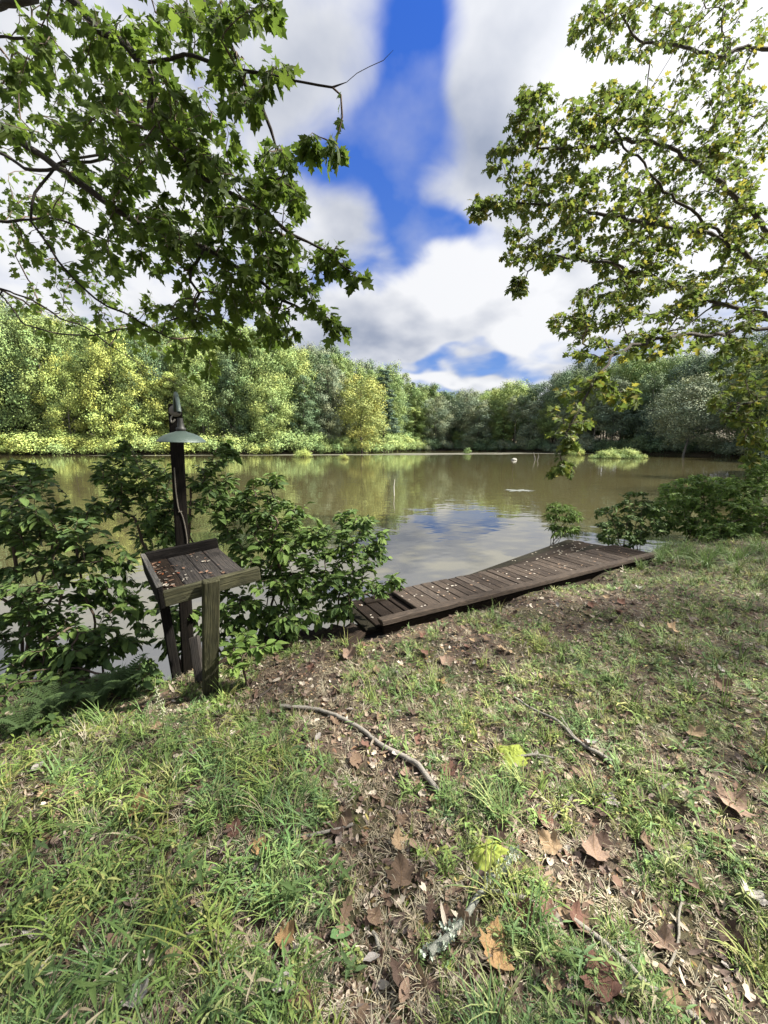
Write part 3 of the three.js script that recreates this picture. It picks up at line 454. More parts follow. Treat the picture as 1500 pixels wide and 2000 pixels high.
// ---------------------------------------------------------------- the cleaning table
const TU = V(0.393, 0.036, -0.291).normalize(), TV = V(-0.414, 0.022, -0.531).normalize(), TN = TU.clone().cross(TV).normalize(); if (TN.y < 0) TN.negate();
const T0 = at(318, 1152, 2.08);
{
  const o = thing('cleaning_table', 'old wooden tray table with rimmed sloping top beside the lamp post', 'table', [T0.x, land(T0.x, T0.z), T0.z]);
  const loc = (u, v, n) => T0.clone().addScaledVector(TU, u).addScaledVector(TV, v).addScaledVector(TN, n).sub(o.position), set = (m, p, x, y) => frame(m, p, x.clone(), y.clone(), x.clone().cross(y));
  const N = TN, w = 0.45, d = 0.62;
  for (let i = 0; i < 4; i++) set(mesh('floor_plank', board(d - 0.03, w / 4 - 0.0015, 0.022, 420 + i), [timber.wet2, timber.tray, timber.tray, timber.tray][i], o), loc((i + 0.5) * w / 4, d / 2 + 0.012, -0.030 - 0.001 * i), TV, N);
  set(mesh('front_board', board(w + 0.075, 0.032, 0.088, 430), timber.green, o), loc(w / 2 + 0.03, -0.018, -0.045), TU, N);
  set(mesh('back_board', board(w + 0.01, 0.032, 0.10, 431), timber.black, o), loc(w / 2, d + 0.018, -0.006), TU, N);
  set(mesh('side_board', board(d + 0.07, 0.026, 0.125, 432), timber.black, o), loc(-0.016, d / 2, -0.035), TV, N);
  set(mesh('side_cap', board(d + 0.07, 0.030, 0.008, 433), timber.pale, o), loc(-0.016, d / 2, 0.0335), TV, N);
  set(mesh('under_beam', board(w + 0.02, 0.05, 0.07, 434), timber.black, o), loc(w / 2, d * 0.78, -0.082), TU, N);
  set(mesh('under_beam', board(w + 0.02, 0.05, 0.07, 435), timber.black, o), loc(w / 2, d * 0.2, -0.082), TU, N);
  { const top = at(411, 1131, 2.155), foot = onGround(407, 1352); foot.y -= 0.12; const ax = top.clone().sub(foot), L = ax.length(); ax.normalize(); const zf = TV.clone().sub(ax.clone().multiplyScalar(TV.dot(ax))).normalize(); const m = mesh('leg', board(L, 0.040, 0.090, 440), timber.green, o); frame(m, top.clone().lerp(foot, 0.5).addScaledVector(TV, -0.012).sub(o.position), ax, zf.clone().cross(ax).normalize(), zf); }
  { const top = loc(0.05, 0.60, -0.06).add(o.position), foot = drop(top.x + 0.05, top.z - 0.02, -0.15), ax = top.clone().sub(foot), L = ax.length(); ax.normalize(); const m = mesh('leg', board(L, 0.06, 0.06, 441), timber.black, o); const z = V(0.6, 0, 0.8).sub(ax.clone().multiplyScalar(V(0.6, 0, 0.8).dot(ax))).normalize(); frame(m, top.clone().lerp(foot, 0.5).sub(o.position), ax, z.clone().cross(ax), z); }
  { const a = loc(0.30, 0.03, -0.6), m = mesh('brace', board(0.30, 0.03, 0.07, 442), timber.tray, o); const foot = onGround(386, 1335).add(V(0, 0.12, -0.03)).sub(o.position), top = foot.clone().add(V(-0.09, 0.26, -0.14)); const ax = top.clone().sub(foot).normalize(), z = V(0, 0, 1).sub(ax.clone().multiplyScalar(ax.z)).normalize(); frame(m, foot.clone().lerp(top, 0.12), ax, z.clone().cross(ax), z); }
}
// ---------------------------------------------------------------- lamp post with its gooseneck lamp
{
  const foot = V(-1.47, land(-1.47, -2.62) - 0.3, -2.62), top = at(342, 792, 2.83), ax = top.clone().sub(foot), L = ax.length(); ax.normalize();
  const o = thing('lamp_post', 'dark wooden post with green gooseneck barn lamp above the tray table', 'lamp post', [foot.x, foot.y + 0.3, foot.z]);
  const z = V(0.45, 0, 0.89).sub(ax.clone().multiplyScalar(V(0.45, 0, 0.89).dot(ax))).normalize(), x = z.clone().cross(ax).normalize();
  frame(mesh('post', board(L, 0.088, 0.088, 450, { chamfer: 0.01, wobble: 0.006 }), timber.post, o), foot.clone().lerp(top, 0.5).sub(o.position), ax.clone(), z.clone().cross(ax), z.clone());
  const metal = std(C(0.06, 0.085, 0.072), 0.42, { metalness: 0.15, bumpMap: soilBump, bumpScale: 0.0008 }), dark = std(C(0.05, 0.05, 0.045), 0.55, { metalness: 0.4 }), cable = std(C(0.16, 0.14, 0.11), 0.8);
  const shade = at(355, 858, 2.42), neck = shade.clone().add(V(0, 0.165, 0)), root = top.clone().addScaledVector(ax, -0.05).addScaledVector(z, 0.05);
  // pipe: out of the bracket, up, over and down to the shade
  const pipe = curve([root, root.clone().addScaledVector(z, 0.03).add(V(0, 0.005, 0)), root.clone().lerp(neck, 0.25).add(V(0, 0.085, 0)), root.clone().lerp(neck, 0.62).add(V(0.0, 0.115, 0)), neck.clone().add(V(0, 0.04, 0)).lerp(root, 0.06), neck], 0.02);
  mesh('gooseneck_pipe', tube(pipe, pipe.map(() => 0.0125), 12), metal, o).position.copy(o.position).negate();
  const br = mesh('wall_bracket', new THREE.LatheGeometry([[0, 0.012], [0.022, 0.012], [0.03, 0.008], [0.042, 0.004], [0.042, -0.004], [0, -0.004]].map(p => new THREE.Vector2(...p)), 20), std(C(0.2, 0.18, 0.15), 0.6, { metalness: 0.4 }), o); frame(br, root.clone().addScaledVector(z, -0.003).sub(o.position), x.clone(), z.clone(), x.clone().cross(z));
  const sh = mesh('lamp_shade', new THREE.LatheGeometry([[0.022, 0.052], [0.03, 0.050], [0.042, 0.044], [0.07, 0.036], [0.10, 0.023], [0.125, 0.006], [0.136, -0.006], [0.141, -0.012], [0.143, -0.016], [0.139, -0.016], [0.133, -0.008], [0.122, 0.002], [0.098, 0.018], [0.068, 0.031], [0.022, 0.045]].map(p => new THREE.Vector2(...p)), 48), metal, o);
  sh.position.copy(shade).sub(o.position); sh.rotation.set(0.03, 0, -0.03);
  const so = mesh('lamp_socket', new THREE.LatheGeometry([[0.0125, 0.13], [0.015, 0.13], [0.0155, 0.10], [0.019, 0.095], [0.02, 0.075], [0.028, 0.070], [0.029, 0.060], [0.026, 0.056], [0.026, 0.050], [0.0, 0.046]].map(p => new THREE.Vector2(...p)), 24), dark, o); so.position.copy(sh.position); so.rotation.copy(sh.rotation);
  const on = (t, s, q = 0.052) => foot.clone().lerp(top, t).addScaledVector(z, q).addScaledVector(x, s);
  const c = curve([on(0.80, 0.025), on(0.72, 0.022), on(0.66, 0.006), on(0.655, -0.004), on(0.58, -0.032), on(0.50, -0.030), on(0.475, -0.022), on(0.47, -0.006), on(0.445, 0.018), on(0.425, 0.04)], 0.02);
  mesh('cable', tube(c, c.map(() => 0.0045), 7), cable, o).position.copy(o.position).negate();
  for (const [t, s] of [[0.66, 0.002], [0.474, -0.018]]) { const k = mesh('cable_clip', board(0.026, 0.012, 0.010, 455), cable, o); frame(k, on(t, s).sub(o.position), x.clone(), ax.clone(), x.clone().cross(ax)); }
  const kn = mesh('hook', tube(curve([root.clone().addScaledVector(x, -0.02).addScaledVector(z, -0.004), root.clone().add(V(-0.025, -0.05, 0.02)), root.clone().add(V(-0.015, -0.085, 0.03)), root.clone().add(V(0.005, -0.06, 0.02))], 0.012), Array(20).fill(0.006), 7), std(C(0.22, 0.2, 0.17), 0.6), o); kn.position.copy(o.position).negate();
}
// ---------------------------------------------------------------- things in the pond
{
  const p = onPlane(770, 968, WATER), a = p.clone().setY(WATER - 0.5), b = at(771, 936, project(p).d);
  tag(mesh('water_stake', tube([a, p, p.clone().lerp(b, 0.55).add(V(-0.025, 0, 0)), b], [0.018, 0.018, 0.016, 0.01], 8), std(C(0.42, 0.40, 0.36), 0.8)), 'thin pale bare stick poking out of open water', 'stick');
  const q = onPlane(1046, 899, WATER), s = thing('dead_snag', 'small forked grey snag standing in the far water', 'snag', [q.x, WATER, q.z]);
  mesh('stem', tube([V(0, -0.4, 0), V(-0.15, 0.4, 0), V(-0.3, 0.95, 0)], [0.09, 0.07, 0.03], 6), M.barkPale, s); mesh('stem', tube([V(0.1, -0.4, 0), V(0.3, 0.4, 0), V(0.28, 0.8, 0)], [0.08, 0.06, 0.03], 6), M.barkPale, s);
  const w = onPlane(1004, 899, WATER), st = mesh('floating_stump', new THREE.SphereGeometry(0.26, 14, 10), std(C(0.26, 0.25, 0.22), 0.9)); tag(st, 'pale rounded stump top floating on the far water', 'stump');
  { const a = st.geometry.attributes.position; for (let i = 0; i < a.count; i++) { const k = 1 + 0.25 * n3(a.getX(i) * 3, a.getY(i) * 3, a.getZ(i) * 3); a.setXYZ(i, a.getX(i) * k * 1.3, a.getY(i) * k * 0.7, a.getZ(i) * k); } st.geometry.computeVertexNormals(); } st.position.set(w.x, WATER + 0.06, w.z);
  // scum and duckweed drifting on the surface: thin patches with ragged outlines
  const scum = std(C(0.135, 0.13, 0.095), 0.4), patch = (name, cx, cz, rx, rz, seed, m, label, n = 64, rag = 0.35) => { const sh = []; for (let i = 0; i < n; i++) { const t = i / n * 6.283, k = 1 + rag * (n2(Math.cos(t) * 2 + seed, Math.sin(t) * 2) + 0.6 * n2(Math.cos(t) * 7 + seed, Math.sin(t) * 7)); sh.push(V(cx + rx * k * Math.cos(t), 0, cz + rz * k * Math.sin(t))); } const pos = [cx, 0, cz], ix = []; sh.forEach((p, i) => { pos.push(p.x, 0, p.z); ix.push(0, 1 + (i + 1) % n, 1 + i); }); const g = new THREE.BufferGeometry(); g.setAttribute('position', new THREE.Float32BufferAttribute(pos, 3)); g.setIndex(ix); g.computeVertexNormals(); const o = mesh(name, g, m); o.position.y = WATER + 0.005; return tag(o, label, 'pond scum'); };
  const band = [[-26, -68.5, 16, 1.3, 1], [-4, -72, 17, 3.2, 2], [14, -80, 15, 6.0, 3], [26, -84, 12, 4.5, 4], [36, -82, 9, 3.0, 5], [-42, -66.5, 10, 1.1, 6]];
  band.forEach(([x, z, a, b, s], i) => patch('scum_mat', x, z, a, b, s, scum, 'long pale film of scum on the water before the far bank', 90, 0.22).userData.group = 'scum films before the far bank');
  const l = onPlane(1012, 958, WATER); patch('duckweed_patch', l.x, l.z, 0.55, 0.32, 9, std(C(0.13, 0.14, 0.12), 0.4), 'small pale floating patch alone on the open water', 48, 0.55);
}

// ---------------------------------------------------------------- the maple whose boughs hang in from the left
{
  const r = rng(501), bx = -4.7, bz = -1.5, g0 = land(bx, bz), o = thing('maple_tree', 'maple with lobed green leaves hanging low over the left bank', 'tree', [bx, g0, bz]);
  const trunk = [V(bx, g0 - 0.3, bz), V(bx + 0.08, 1.2, bz - 0.05), V(bx + 0.15, 2.8, bz - 0.1), V(bx + 0.1, 4.6, bz - 0.2), V(bx + 0.3, 6.8, bz - 0.3)];
  const limbs = [trunk,
    [V(bx + 0.15, 3.2, bz - 0.1), at(-160, 20, 3.0), at(140, 0, 2.5), at(200, 65, 2.35), at(280, 122, 2.25), at(300, 260, 2.3), at(370, 320, 2.3), at(440, 372, 2.3)],
    [at(280, 122, 2.25), at(370, 103, 2.2), at(450, 122, 2.15), at(520, 150, 2.1), at(600, 168, 2.1), at(648, 183, 2.1), at(705, 150, 2.1), at(768, 98, 2.1)],
    [V(bx + 0.12, 2.4, bz - 0.1), at(-200, 420, 3.4), at(0, 430, 3.2), at(130, 436, 3.1), at(235, 483, 3.1)],
    [at(-40, 260, 3.2), at(60, 330, 3.0), at(205, 300, 2.9), at(120, 318, 2.75), at(76, 372, 2.7), at(66, 420, 2.7), at(95, 480, 2.75), at(140, 540, 2.8), at(240, 615, 2.9), at(330, 660, 3.0)],
    [V(bx + 0.1, 2.0, bz - 0.1), at(-220, 560, 3.9), at(0, 565, 3.6), at(110, 612, 3.5), at(200, 668, 3.5), at(330, 742, 3.6), at(420, 800, 3.7), at(468, 850, 3.8)],
    [at(0, 575, 3.6), at(60, 640, 3.5), at(160, 660, 3.4), at(270, 640, 3.3)],
    [V(bx + 0.15, 3.0, bz - 0.1), at(-140, 200, 2.9), at(0, 250, 2.7), at(250, 420, 2.6), at(400, 480, 2.7), at(520, 560, 2.8), at(600, 610, 2.9)],
    [at(400, 480, 2.7), at(372, 545, 2.6), at(385, 580, 2.6), at(365, 612, 2.65), at(320, 630, 2.7)],
    [V(bx + 0.2, 3.8, bz - 0.15), at(60, -120, 2.6), at(330, -60, 2.3), at(412, 20, 2.2), at(470, 130, 2.25), at(510, 220, 2.3), at(540, 290, 2.4)],
    [at(440, 372, 2.3), at(520, 420, 2.4), at(600, 470, 2.5), at(690, 535, 2.6)],
    [V(bx + 0.12, 2.6, bz - 0.1), at(-120, 60, 3.2), at(0, 66, 3.0), at(60, 75, 2.95)]];
  const T = scatter([[330, 60, 120, 70, 1.9, 2.9, 26], [470, 20, 50, 30, 1.9, 2.3, 7], [530, 15, 40, 20, 1.9, 2.1, 3], [120, 60, 120, 70, 2.2, 3.6, 24], [80, 200, 110, 90, 2.2, 3.6, 26], [250, 210, 110, 90, 2.0, 3.2, 34], [400, 220, 90, 90, 2.0, 2.9, 30], [480, 160, 40, 60, 2.0, 2.4, 7], [540, 130, 22, 20, 2.0, 2.2, 3], [330, 370, 120, 90, 2.0, 3.2, 36], [470, 350, 70, 90, 2.1, 2.9, 24], [550, 330, 40, 60, 2.2, 2.7, 9], [565, 400, 30, 40, 2.2, 2.7, 6], [200, 350, 90, 60, 2.4, 3.6, 12], [420, 480, 110, 60, 2.2, 3.2, 26], [540, 480, 50, 50, 2.3, 2.9, 12], [250, 480, 100, 60, 2.4, 3.6, 18], [90, 470, 90, 60, 2.8, 4.2, 14], [380, 590, 110, 50, 2.4, 3.4, 22], [500, 570, 70, 50, 2.4, 3.1, 16], [580, 560, 45, 40, 2.5, 2.9, 9], [640, 500, 30, 35, 2.5, 2.8, 8], [690, 535, 22, 12, 2.55, 2.7, 3], [615, 275, 22, 22, 2.05, 2.2, 3], [655, 285, 14, 12, 2.05, 2.15, 2], [630, 610, 25, 14, 2.8, 2.95, 3], [655, 640, 14, 14, 2.85, 2.95, 3], [540, 640, 50, 30, 2.6, 3.2, 8], [440, 670, 60, 30, 2.8, 3.4, 9], [300, 650, 110, 40, 3.0, 4.2, 14], [130, 590, 120, 60, 3.0, 4.6, 18], [60, 380, 60, 60, 3.2, 4.8, 12], [380, 720, 50, 20, 3.2, 3.6, 4], [-150, 200, 130, 260, 2.4, 4.5, 30], [150, -120, 260, 80, 2.2, 3.8, 26]], r, 1.95);
  for (let i = 0; i < 60; i++) { const a = r() * 6.283, q = 1 + 2.4 * Math.sqrt(r()); T.push(V(bx + q * Math.cos(a), 3.6 + 4 * r(), bz + q * Math.sin(a) * 0.9)); }
  const t = grow(limbs, T, { r, step: 0.09, thin: 0.0021, power: 0.42, lift: 0.05 }), inv = g => g.translate(-bx, -g0, -bz);
  t.limbGeo.forEach((g, i) => mesh(i ? 'bough' : 'trunk', inv(g), M.barkDark, o)); stuff(mesh('twigs', inv(mergeGeometries(t.twigGeo)), M.twig, o));
  const holder = new THREE.Group();
  const n = foliage(holder, 'leaf', t.ends, G.maple, greens([[0.098, 0.152, 0.024], [0.082, 0.13, 0.022], [0.12, 0.175, 0.026], [0.07, 0.112, 0.022], [0.10, 0.145, 0.022]], { transmission: 0.7, roughness: 0.97, specularIntensity: 0.2 }), { r, size: [0.038, 0.085], per: 6.6, span: 0.36, droop: 0.75, up: 0.55, partFilter: 5 });
  for (const c of [...holder.children]) { if (c.isInstancedMesh) { c.position.set(-bx, -g0, -bz); } else c.position.sub(o.position); o.add(c); }
  console.log('maple leaves', n);
}
// ---------------------------------------------------------------- the big tree on the right with small lobed leaves
{
  const r = rng(601), bx = 9.6, bz = -5.2, g0 = land(bx, bz), o = thing('overhanging_tree', 'spreading tree with small yellowing leaves beside the right bank', 'tree', [bx, g0, bz]);
  const limbs = [[V(bx, g0 - 0.3, bz), V(bx - 0.1, 1.5, bz), V(bx - 0.25, 3.5, bz - 0.1), V(bx - 0.2, 6, bz - 0.1), V(bx - 0.4, 9, bz), V(bx - 0.3, 12, bz + 0.2)],
    [V(bx - 0.2, 3.0, bz), at(1580, 665, 7.4), at(1500, 640, 7.1), at(1400, 652, 6.6), at(1280, 662, 6.0), at(1210, 690, 5.6), at(1160, 745, 5.2), at(1120, 820, 5.0), at(1095, 890, 4.9)],
    [V(bx - 0.2, 3.4, bz), at(1560, 630, 7.6), at(1470, 610, 7.2), at(1400, 592, 7.0), at(1340, 640, 6.9), at(1270, 655, 6.7)],
    [V(bx - 0.2, 5.0, bz), at(1600, 520, 8), at(1500, 445, 7.6), at(1430, 385, 7.4), at(1330, 300, 7.2), at(1240, 270, 7), at(1150, 285, 6.8), at(1050, 290, 6.6)],
    [V(bx - 0.25, 6.2, bz), at(1560, 130, 8.6), at(1500, 92, 8.4), at(1400, 106, 8.2), at(1330, 95, 8), at(1260, 85, 7.8), at(1210, 25, 7.7)],
    [V(bx - 0.2, 4.2, bz), at(1600, 560, 7.8), at(1500, 530, 7.6), at(1420, 470, 7.3), at(1330, 400, 7.1), at(1260, 330, 6.9), at(1190, 240, 6.9)],
    [at(1420, 470, 7.3), at(1300, 440, 7.0), at(1180, 420, 6.8), at(1060, 400, 6.6), at(960, 400, 6.4)],
    [at(1400, 592, 7.0), at(1280, 540, 6.8), at(1160, 510, 6.6), at(1060, 500, 6.5), at(1015, 560, 6.4)],
    [V(bx - 0.2, 2.6, bz), at(1590, 760, 7.2), at(1500, 770, 6.8), at(1440, 800, 6.5), at(1400, 830, 6.4)],
    [V(bx - 0.3, 5.5, bz), V(7.5, 6.5, -3), V(5.2, 7.2, -1.8), V(3.4, 7.4, -0.8)], [V(bx - 0.3, 7, bz), V(8, 9, -4), V(6, 10, -2.5)], [V(bx - 0.3, 4.6, bz), V(9, 5.6, -2.5), V(7.6, 6.4, 0)]];
  const T = scatter([[1230, 50, 120, 70, 7.2, 8.4, 30], [1150, 60, 40, 50, 7.4, 8, 8], [1400, 70, 100, 80, 7.4, 9, 26], [1040, 190, 45, 30, 6.4, 6.9, 9], [1020, 240, 30, 30, 6.4, 6.8, 6], [1100, 260, 90, 70, 6.3, 7.2, 28], [1210, 230, 80, 80, 6.5, 7.6, 30], [1340, 230, 120, 90, 6.8, 8.4, 40], [1450, 260, 60, 120, 7, 9, 26], [990, 320, 40, 45, 6.3, 6.8, 10], [960, 400, 40, 22, 6.2, 6.6, 9], [930, 415, 14, 12, 6.2, 6.4, 3], [1010, 480, 35, 40, 6.2, 6.7, 9], [1010, 560, 16, 18, 6.3, 6.5, 5], [1080, 390, 90, 70, 6.2, 7.2, 34], [1090, 490, 60, 35, 6.3, 7, 14], [1200, 400, 110, 80, 6.4, 7.6, 44], [1230, 500, 90, 50, 6.4, 7.6, 28], [1370, 400, 120, 110, 6.6, 8.6, 60], [1460, 480, 50, 100, 6.8, 8.8, 30], [1120, 630, 40, 30, 6.0, 6.6, 10], [1180, 600, 60, 50, 6.0, 6.9, 18], [1290, 570, 90, 60, 6.2, 7.4, 36], [1410, 600, 90, 80, 6.4, 8, 40], [1450, 710, 60, 50, 6.4, 7.6, 20], [1180, 680, 80, 25, 5.4, 6.2, 9], [1290, 670, 80, 30, 5.8, 6.6, 14], [1170, 745, 70, 30, 5.0, 5.6, 6], [1225, 775, 45, 20, 5.1, 5.5, 3], [1120, 810, 50, 30, 4.8, 5.2, 4], [1130, 760, 50, 20, 5.0, 5.5, 2.5], [1097, 860, 28, 30, 4.75, 5.05, 3], [1098, 915, 26, 16, 4.75, 5, 3], [1450, 790, 60, 40, 6.2, 7, 18], [1480, 870, 30, 40, 6.2, 6.8, 9], [1600, 400, 100, 300, 7, 9.5, 22], [1350, -120, 220, 90, 7.6, 9.6, 40]], r, 3.8);
  for (let i = 0; i < 420; i++) { const a = r() * 6.283, q = 5.5 * Math.sqrt(r()); const p = V(bx - 2 + q * Math.cos(a), 5.2 + 6.5 * r(), bz + 3.2 + q * Math.sin(a)), s = project(p); if (s.d > 0.2 && s.x > -50 && s.x < 1480 && s.y > -30) continue; T.push(p); }  // extra crown added only outside the view, to shade the near ground
  const t = grow(limbs, T, { r, step: 0.16, thin: 0.0026, power: 0.44, lift: 0.12 }), inv = g => g.translate(-bx, -g0, -bz);
  t.limbGeo.forEach((g, i) => mesh(i ? 'bough' : 'trunk', inv(g), M.barkMid, o)); stuff(mesh('twigs', inv(mergeGeometries(t.twigGeo)), M.twig, o));
  const holder = new THREE.Group();
  const n = foliage(holder, 'leaf', t.ends, G.gum, greens([[0.11, 0.155, 0.03], [0.13, 0.175, 0.032], [0.085, 0.125, 0.03], [0.165, 0.20, 0.034], [0.25, 0.235, 0.04], [0.12, 0.16, 0.03], [0.13, 0.175, 0.034], [0.095, 0.14, 0.03]], { transmission: 0.58, roughness: 0.95, specularIntensity: 0.3 }), { r, size: [0.06, 0.105], per: 6.5, span: 0.7, droop: 0.55, up: 0.6, partFilter: 5 });
  for (const c of [...holder.children]) { if (c.isInstancedMesh) c.position.set(-bx, -g0, -bz); else c.position.sub(o.position); o.add(c); }
  console.log('gum leaves', n);
}
// ---------------------------------------------------------------- shrubs on the banks
function shrub(name, label, seed, roots, list, opts) {
  const r = rng(seed), o = thing(name, label, 'shrub', [roots[0].x, roots[0].y, roots[0].z]), T = scatter(list, r, opts.more ?? 2.6), limbs = [];
  const mean = T.reduce((a, p) => a.add(p), V()).multiplyScalar(1 / T.length);
  roots.forEach((b, i) => { for (let k = 0; k < (opts.stems ?? 3); k++) { const e = T[(r() * T.length) | 0].clone().lerp(mean, 0.35); const s = b.clone().add(V((r() - 0.5) * 0.12, -0.08, (r() - 0.5) * 0.12)); limbs.push([s, s.clone().lerp(e, 0.45).add(V(0, 0.12 * e.distanceTo(s), 0)), e]); } });
  // every stem starts in the ground by itself
  const t = growMany(limbs, T, { r, step: opts.step ?? 0.08, thin: opts.thin ?? 0.0017, power: 0.42, lift: 0.12 }), inv = g => g.translate(-roots[0].x, -roots[0].y, -roots[0].z);
  t.limbGeo.forEach(g => mesh('stem', inv(g), M.twig, o)); if (t.twigGeo.length) stuff(mesh('twigs', inv(mergeGeometries(t.twigGeo)), M.twig, o));
  const holder = new THREE.Group(), n = foliage(holder, 'leaf', t.ends, opts.geo ?? G.oval, opts.mats, { r, size: opts.size, per: (opts.per ?? 8) * 1.4, span: opts.span ?? 0.5, droop: opts.droop ?? 0.15, up: 1.0, partFilter: 9 });
  for (const c of [...holder.children]) { if (c.isInstancedMesh) c.position.copy(o.position).negate(); else c.position.sub(o.position); o.add(c); }
  return o;
}

function growMany(limbs, T, o) {         // share the targets out among the stems, each its own little tree
  const own = limbs.map(() => []); for (const p of T) { let b = 0, bd = 1e9; limbs.forEach((l, i) => { const d = l[2].distanceTo(p) + 0.3 * o.r() * l[2].distanceTo(p); if (d < bd) { bd = d; b = i; } }); own[b].push(p); }
  const out = { limbGeo: [], twigGeo: [], ends: [] };
  limbs.forEach((l, i) => { const t = grow([l], own[i], o); out.limbGeo.push(...t.limbGeo); out.twigGeo.push(...t.twigGeo); out.ends.push(...t.ends); });
  return out;
}
const shrubGreens = greens([[0.085, 0.145, 0.036], [0.105, 0.17, 0.04], [0.068, 0.12, 0.035], [0.135, 0.205, 0.045]], { transmission: 0.3, roughness: 0.75, specularIntensity: 0.45 });
const lightGreens = greens([[0.14, 0.225, 0.045], [0.115, 0.195, 0.04], [0.17, 0.25, 0.05]], { transmission: 0.38, roughness: 0.8, specularIntensity: 0.4 });
const bank = (x, z) => V(x, Math.max(land(x, z), WATER - 0.05), z);
shrub('leafy_shrub', 'dark leafy shrub at the water left of the tray table', 701, [bank(-2.5, -2.5), bank(-2.9, -2.75), bank(-2.2, -2.75)], [[40, 930, 60, 35, 2.4, 2.9, 12], [20, 1010, 70, 60, 2.3, 3.0, 22], [110, 1060, 90, 60, 2.4, 3.1, 26], [150, 1000, 60, 30, 2.6, 3.0, 8], [60, 1140, 90, 50, 2.3, 3.0, 16], [200, 1110, 60, 60, 2.7, 3.1, 14], [40, 1220, 60, 30, 2.4, 2.8, 5], [-120, 1050, 90, 120, 2.3, 3.2, 22], [100, 1180, 110, 40, 2.6, 3.2, 12], [240, 1230, 60, 40, 2.7, 3.1, 8], [90, 1290, 100, 25, 2.5, 2.9, 14], [60, 1230, 90, 40, 2.6, 3.0, 12], [190, 1260, 60, 40, 2.6, 3.0, 12], [240, 1180, 50, 30, 2.8, 3.2, 8]], { mats: shrubGreens, size: [0.04, 0.08], stems: 3, per: 8 });
shrub('leafy_shrub', 'tall leafy shrub growing right behind the lamp post', 702, [bank(-1.75, -2.95), bank(-1.35, -3.0)], [[240, 880, 22, 18, 3.0, 3.3, 4], [225, 925, 40, 30, 2.9, 3.4, 9], [300, 930, 50, 35, 3.0, 3.5, 11], [260, 990, 70, 45, 2.9, 3.5, 18], [440, 885, 20, 22, 3.0, 3.3, 5], [410, 930, 50, 30, 3.0, 3.5, 11], [430, 980, 50, 35, 2.9, 3.5, 14], [340, 1010, 60, 50, 3.1, 3.6, 14], [300, 1060, 50, 40, 3.0, 3.5, 8], [280, 1170, 40, 40, 3.0, 3.4, 6], [350, 1230, 60, 50, 2.9, 3.3, 14], [440, 1230, 40, 40, 2.9, 3.3, 8]], { mats: shrubGreens.concat(lightGreens.slice(0, 1)), size: [0.04, 0.08], stems: 3 });
shrub('leafy_shrub', 'dense leafy shrub between lamp post and sunken planks', 703, [bank(-1.05, -3.15), bank(-0.75, -3.2)], [[525, 940, 28, 16, 3.0, 3.3, 5], [500, 985, 50, 30, 3.0, 3.5, 13], [480, 1040, 70, 45, 2.9, 3.6, 22], [570, 1050, 60, 45, 3.0, 3.6, 22], [520, 1110, 80, 45, 2.9, 3.6, 24], [600, 1130, 60, 45, 3.0, 3.5, 18], [540, 1180, 80, 35, 2.9, 3.4, 14], [450, 1170, 40, 40, 2.9, 3.3, 7], [580, 1230, 40, 25, 2.9, 3.2, 6], [480, 1230, 50, 40, 2.9, 3.3, 9], [560, 1000, 50, 30, 3.1, 3.5, 8], [620, 1060, 40, 40, 3.1, 3.6, 10]], { mats: lightGreens.concat(shrubGreens), size: [0.04, 0.08], stems: 3 });
shrub('leafy_shrub', 'airy shrub with open twigs over the sunken planks', 704, [bank(-0.42, -3.35), bank(-0.25, -3.45)], [[690, 1010, 40, 20, 3.3, 3.7, 9], [700, 1050, 50, 30, 3.2, 3.7, 12], [740, 1075, 25, 25, 3.2, 3.5, 5], [680, 1100, 50, 35, 3.2, 3.7, 13], [650, 1150, 50, 35, 3.2, 3.6, 12], [720, 1150, 45, 18, 3.1, 3.5, 8], [775, 1135, 14, 12, 3.1, 3.3, 3], [640, 1200, 50, 20, 3.1, 3.4, 8]], { mats: shrubGreens.concat(lightGreens), size: [0.04, 0.08], stems: 2, per: 7 });
shrub('sapling_shrub', 'small sprout with oval leaves beside the table leg', 705, [bank(-0.86, -2.28)], [[465, 1250, 20, 20, 2.35, 2.5, 3], [455, 1290, 14, 20, 2.3, 2.45, 3], [500, 1265, 22, 8, 2.4, 2.5, 3], [530, 1262, 14, 6, 2.4, 2.5, 2]], { mats: lightGreens, size: [0.05, 0.075], stems: 1, per: 4, span: 0.16 });
shrub('low_thicket', 'low dark leafy thicket on the bank below the left shrubs', 706, [drop(-1.9, -2.15), drop(-2.3, -2.05), drop(-1.6, -2.3), drop(-2.7, -2.3)], [[60, 1350, 110, 35, 2.25, 2.75, 26], [200, 1330, 80, 30, 2.4, 2.8, 20], [280, 1310, 40, 30, 2.5, 2.9, 9], [40, 1420, 80, 25, 2.0, 2.4, 14], [150, 1400, 70, 20, 2.2, 2.5, 12], [-80, 1380, 60, 50, 2.1, 2.7, 12], [120, 1280, 90, 25, 2.6, 3.0, 10]], { mats: shrubGreens, size: [0.035, 0.065], stems: 4, per: 6, span: 0.22 });
const bushGreens = greens([[0.22, 0.34, 0.08], [0.18, 0.28, 0.07], [0.27, 0.38, 0.09], [0.14, 0.23, 0.06]], { transmission: 0.5, roughness: 0.85, specularIntensity: 0.4 });
const RB = (x, z) => bank(x, z);
shrub('bank_shrub', 'dark leafy bush at the dock end over the water', 711, [RB(4.1, -6.3), RB(4.4, -6.5)], [[1250, 1030, 50, 35, 6.3, 7.0, 14], [1195, 1010, 35, 25, 6.4, 7.0, 14], [1240, 985, 40, 25, 6.5, 7.2, 16], [1210, 1050, 45, 20, 6.3, 6.9, 14], [1280, 1020, 40, 35, 6.4, 7.2, 16]], { mats: shrubGreens, size: [0.05, 0.085], more: 2.4, stems: 4, per: 10, span: 0.5, step: 0.12 });
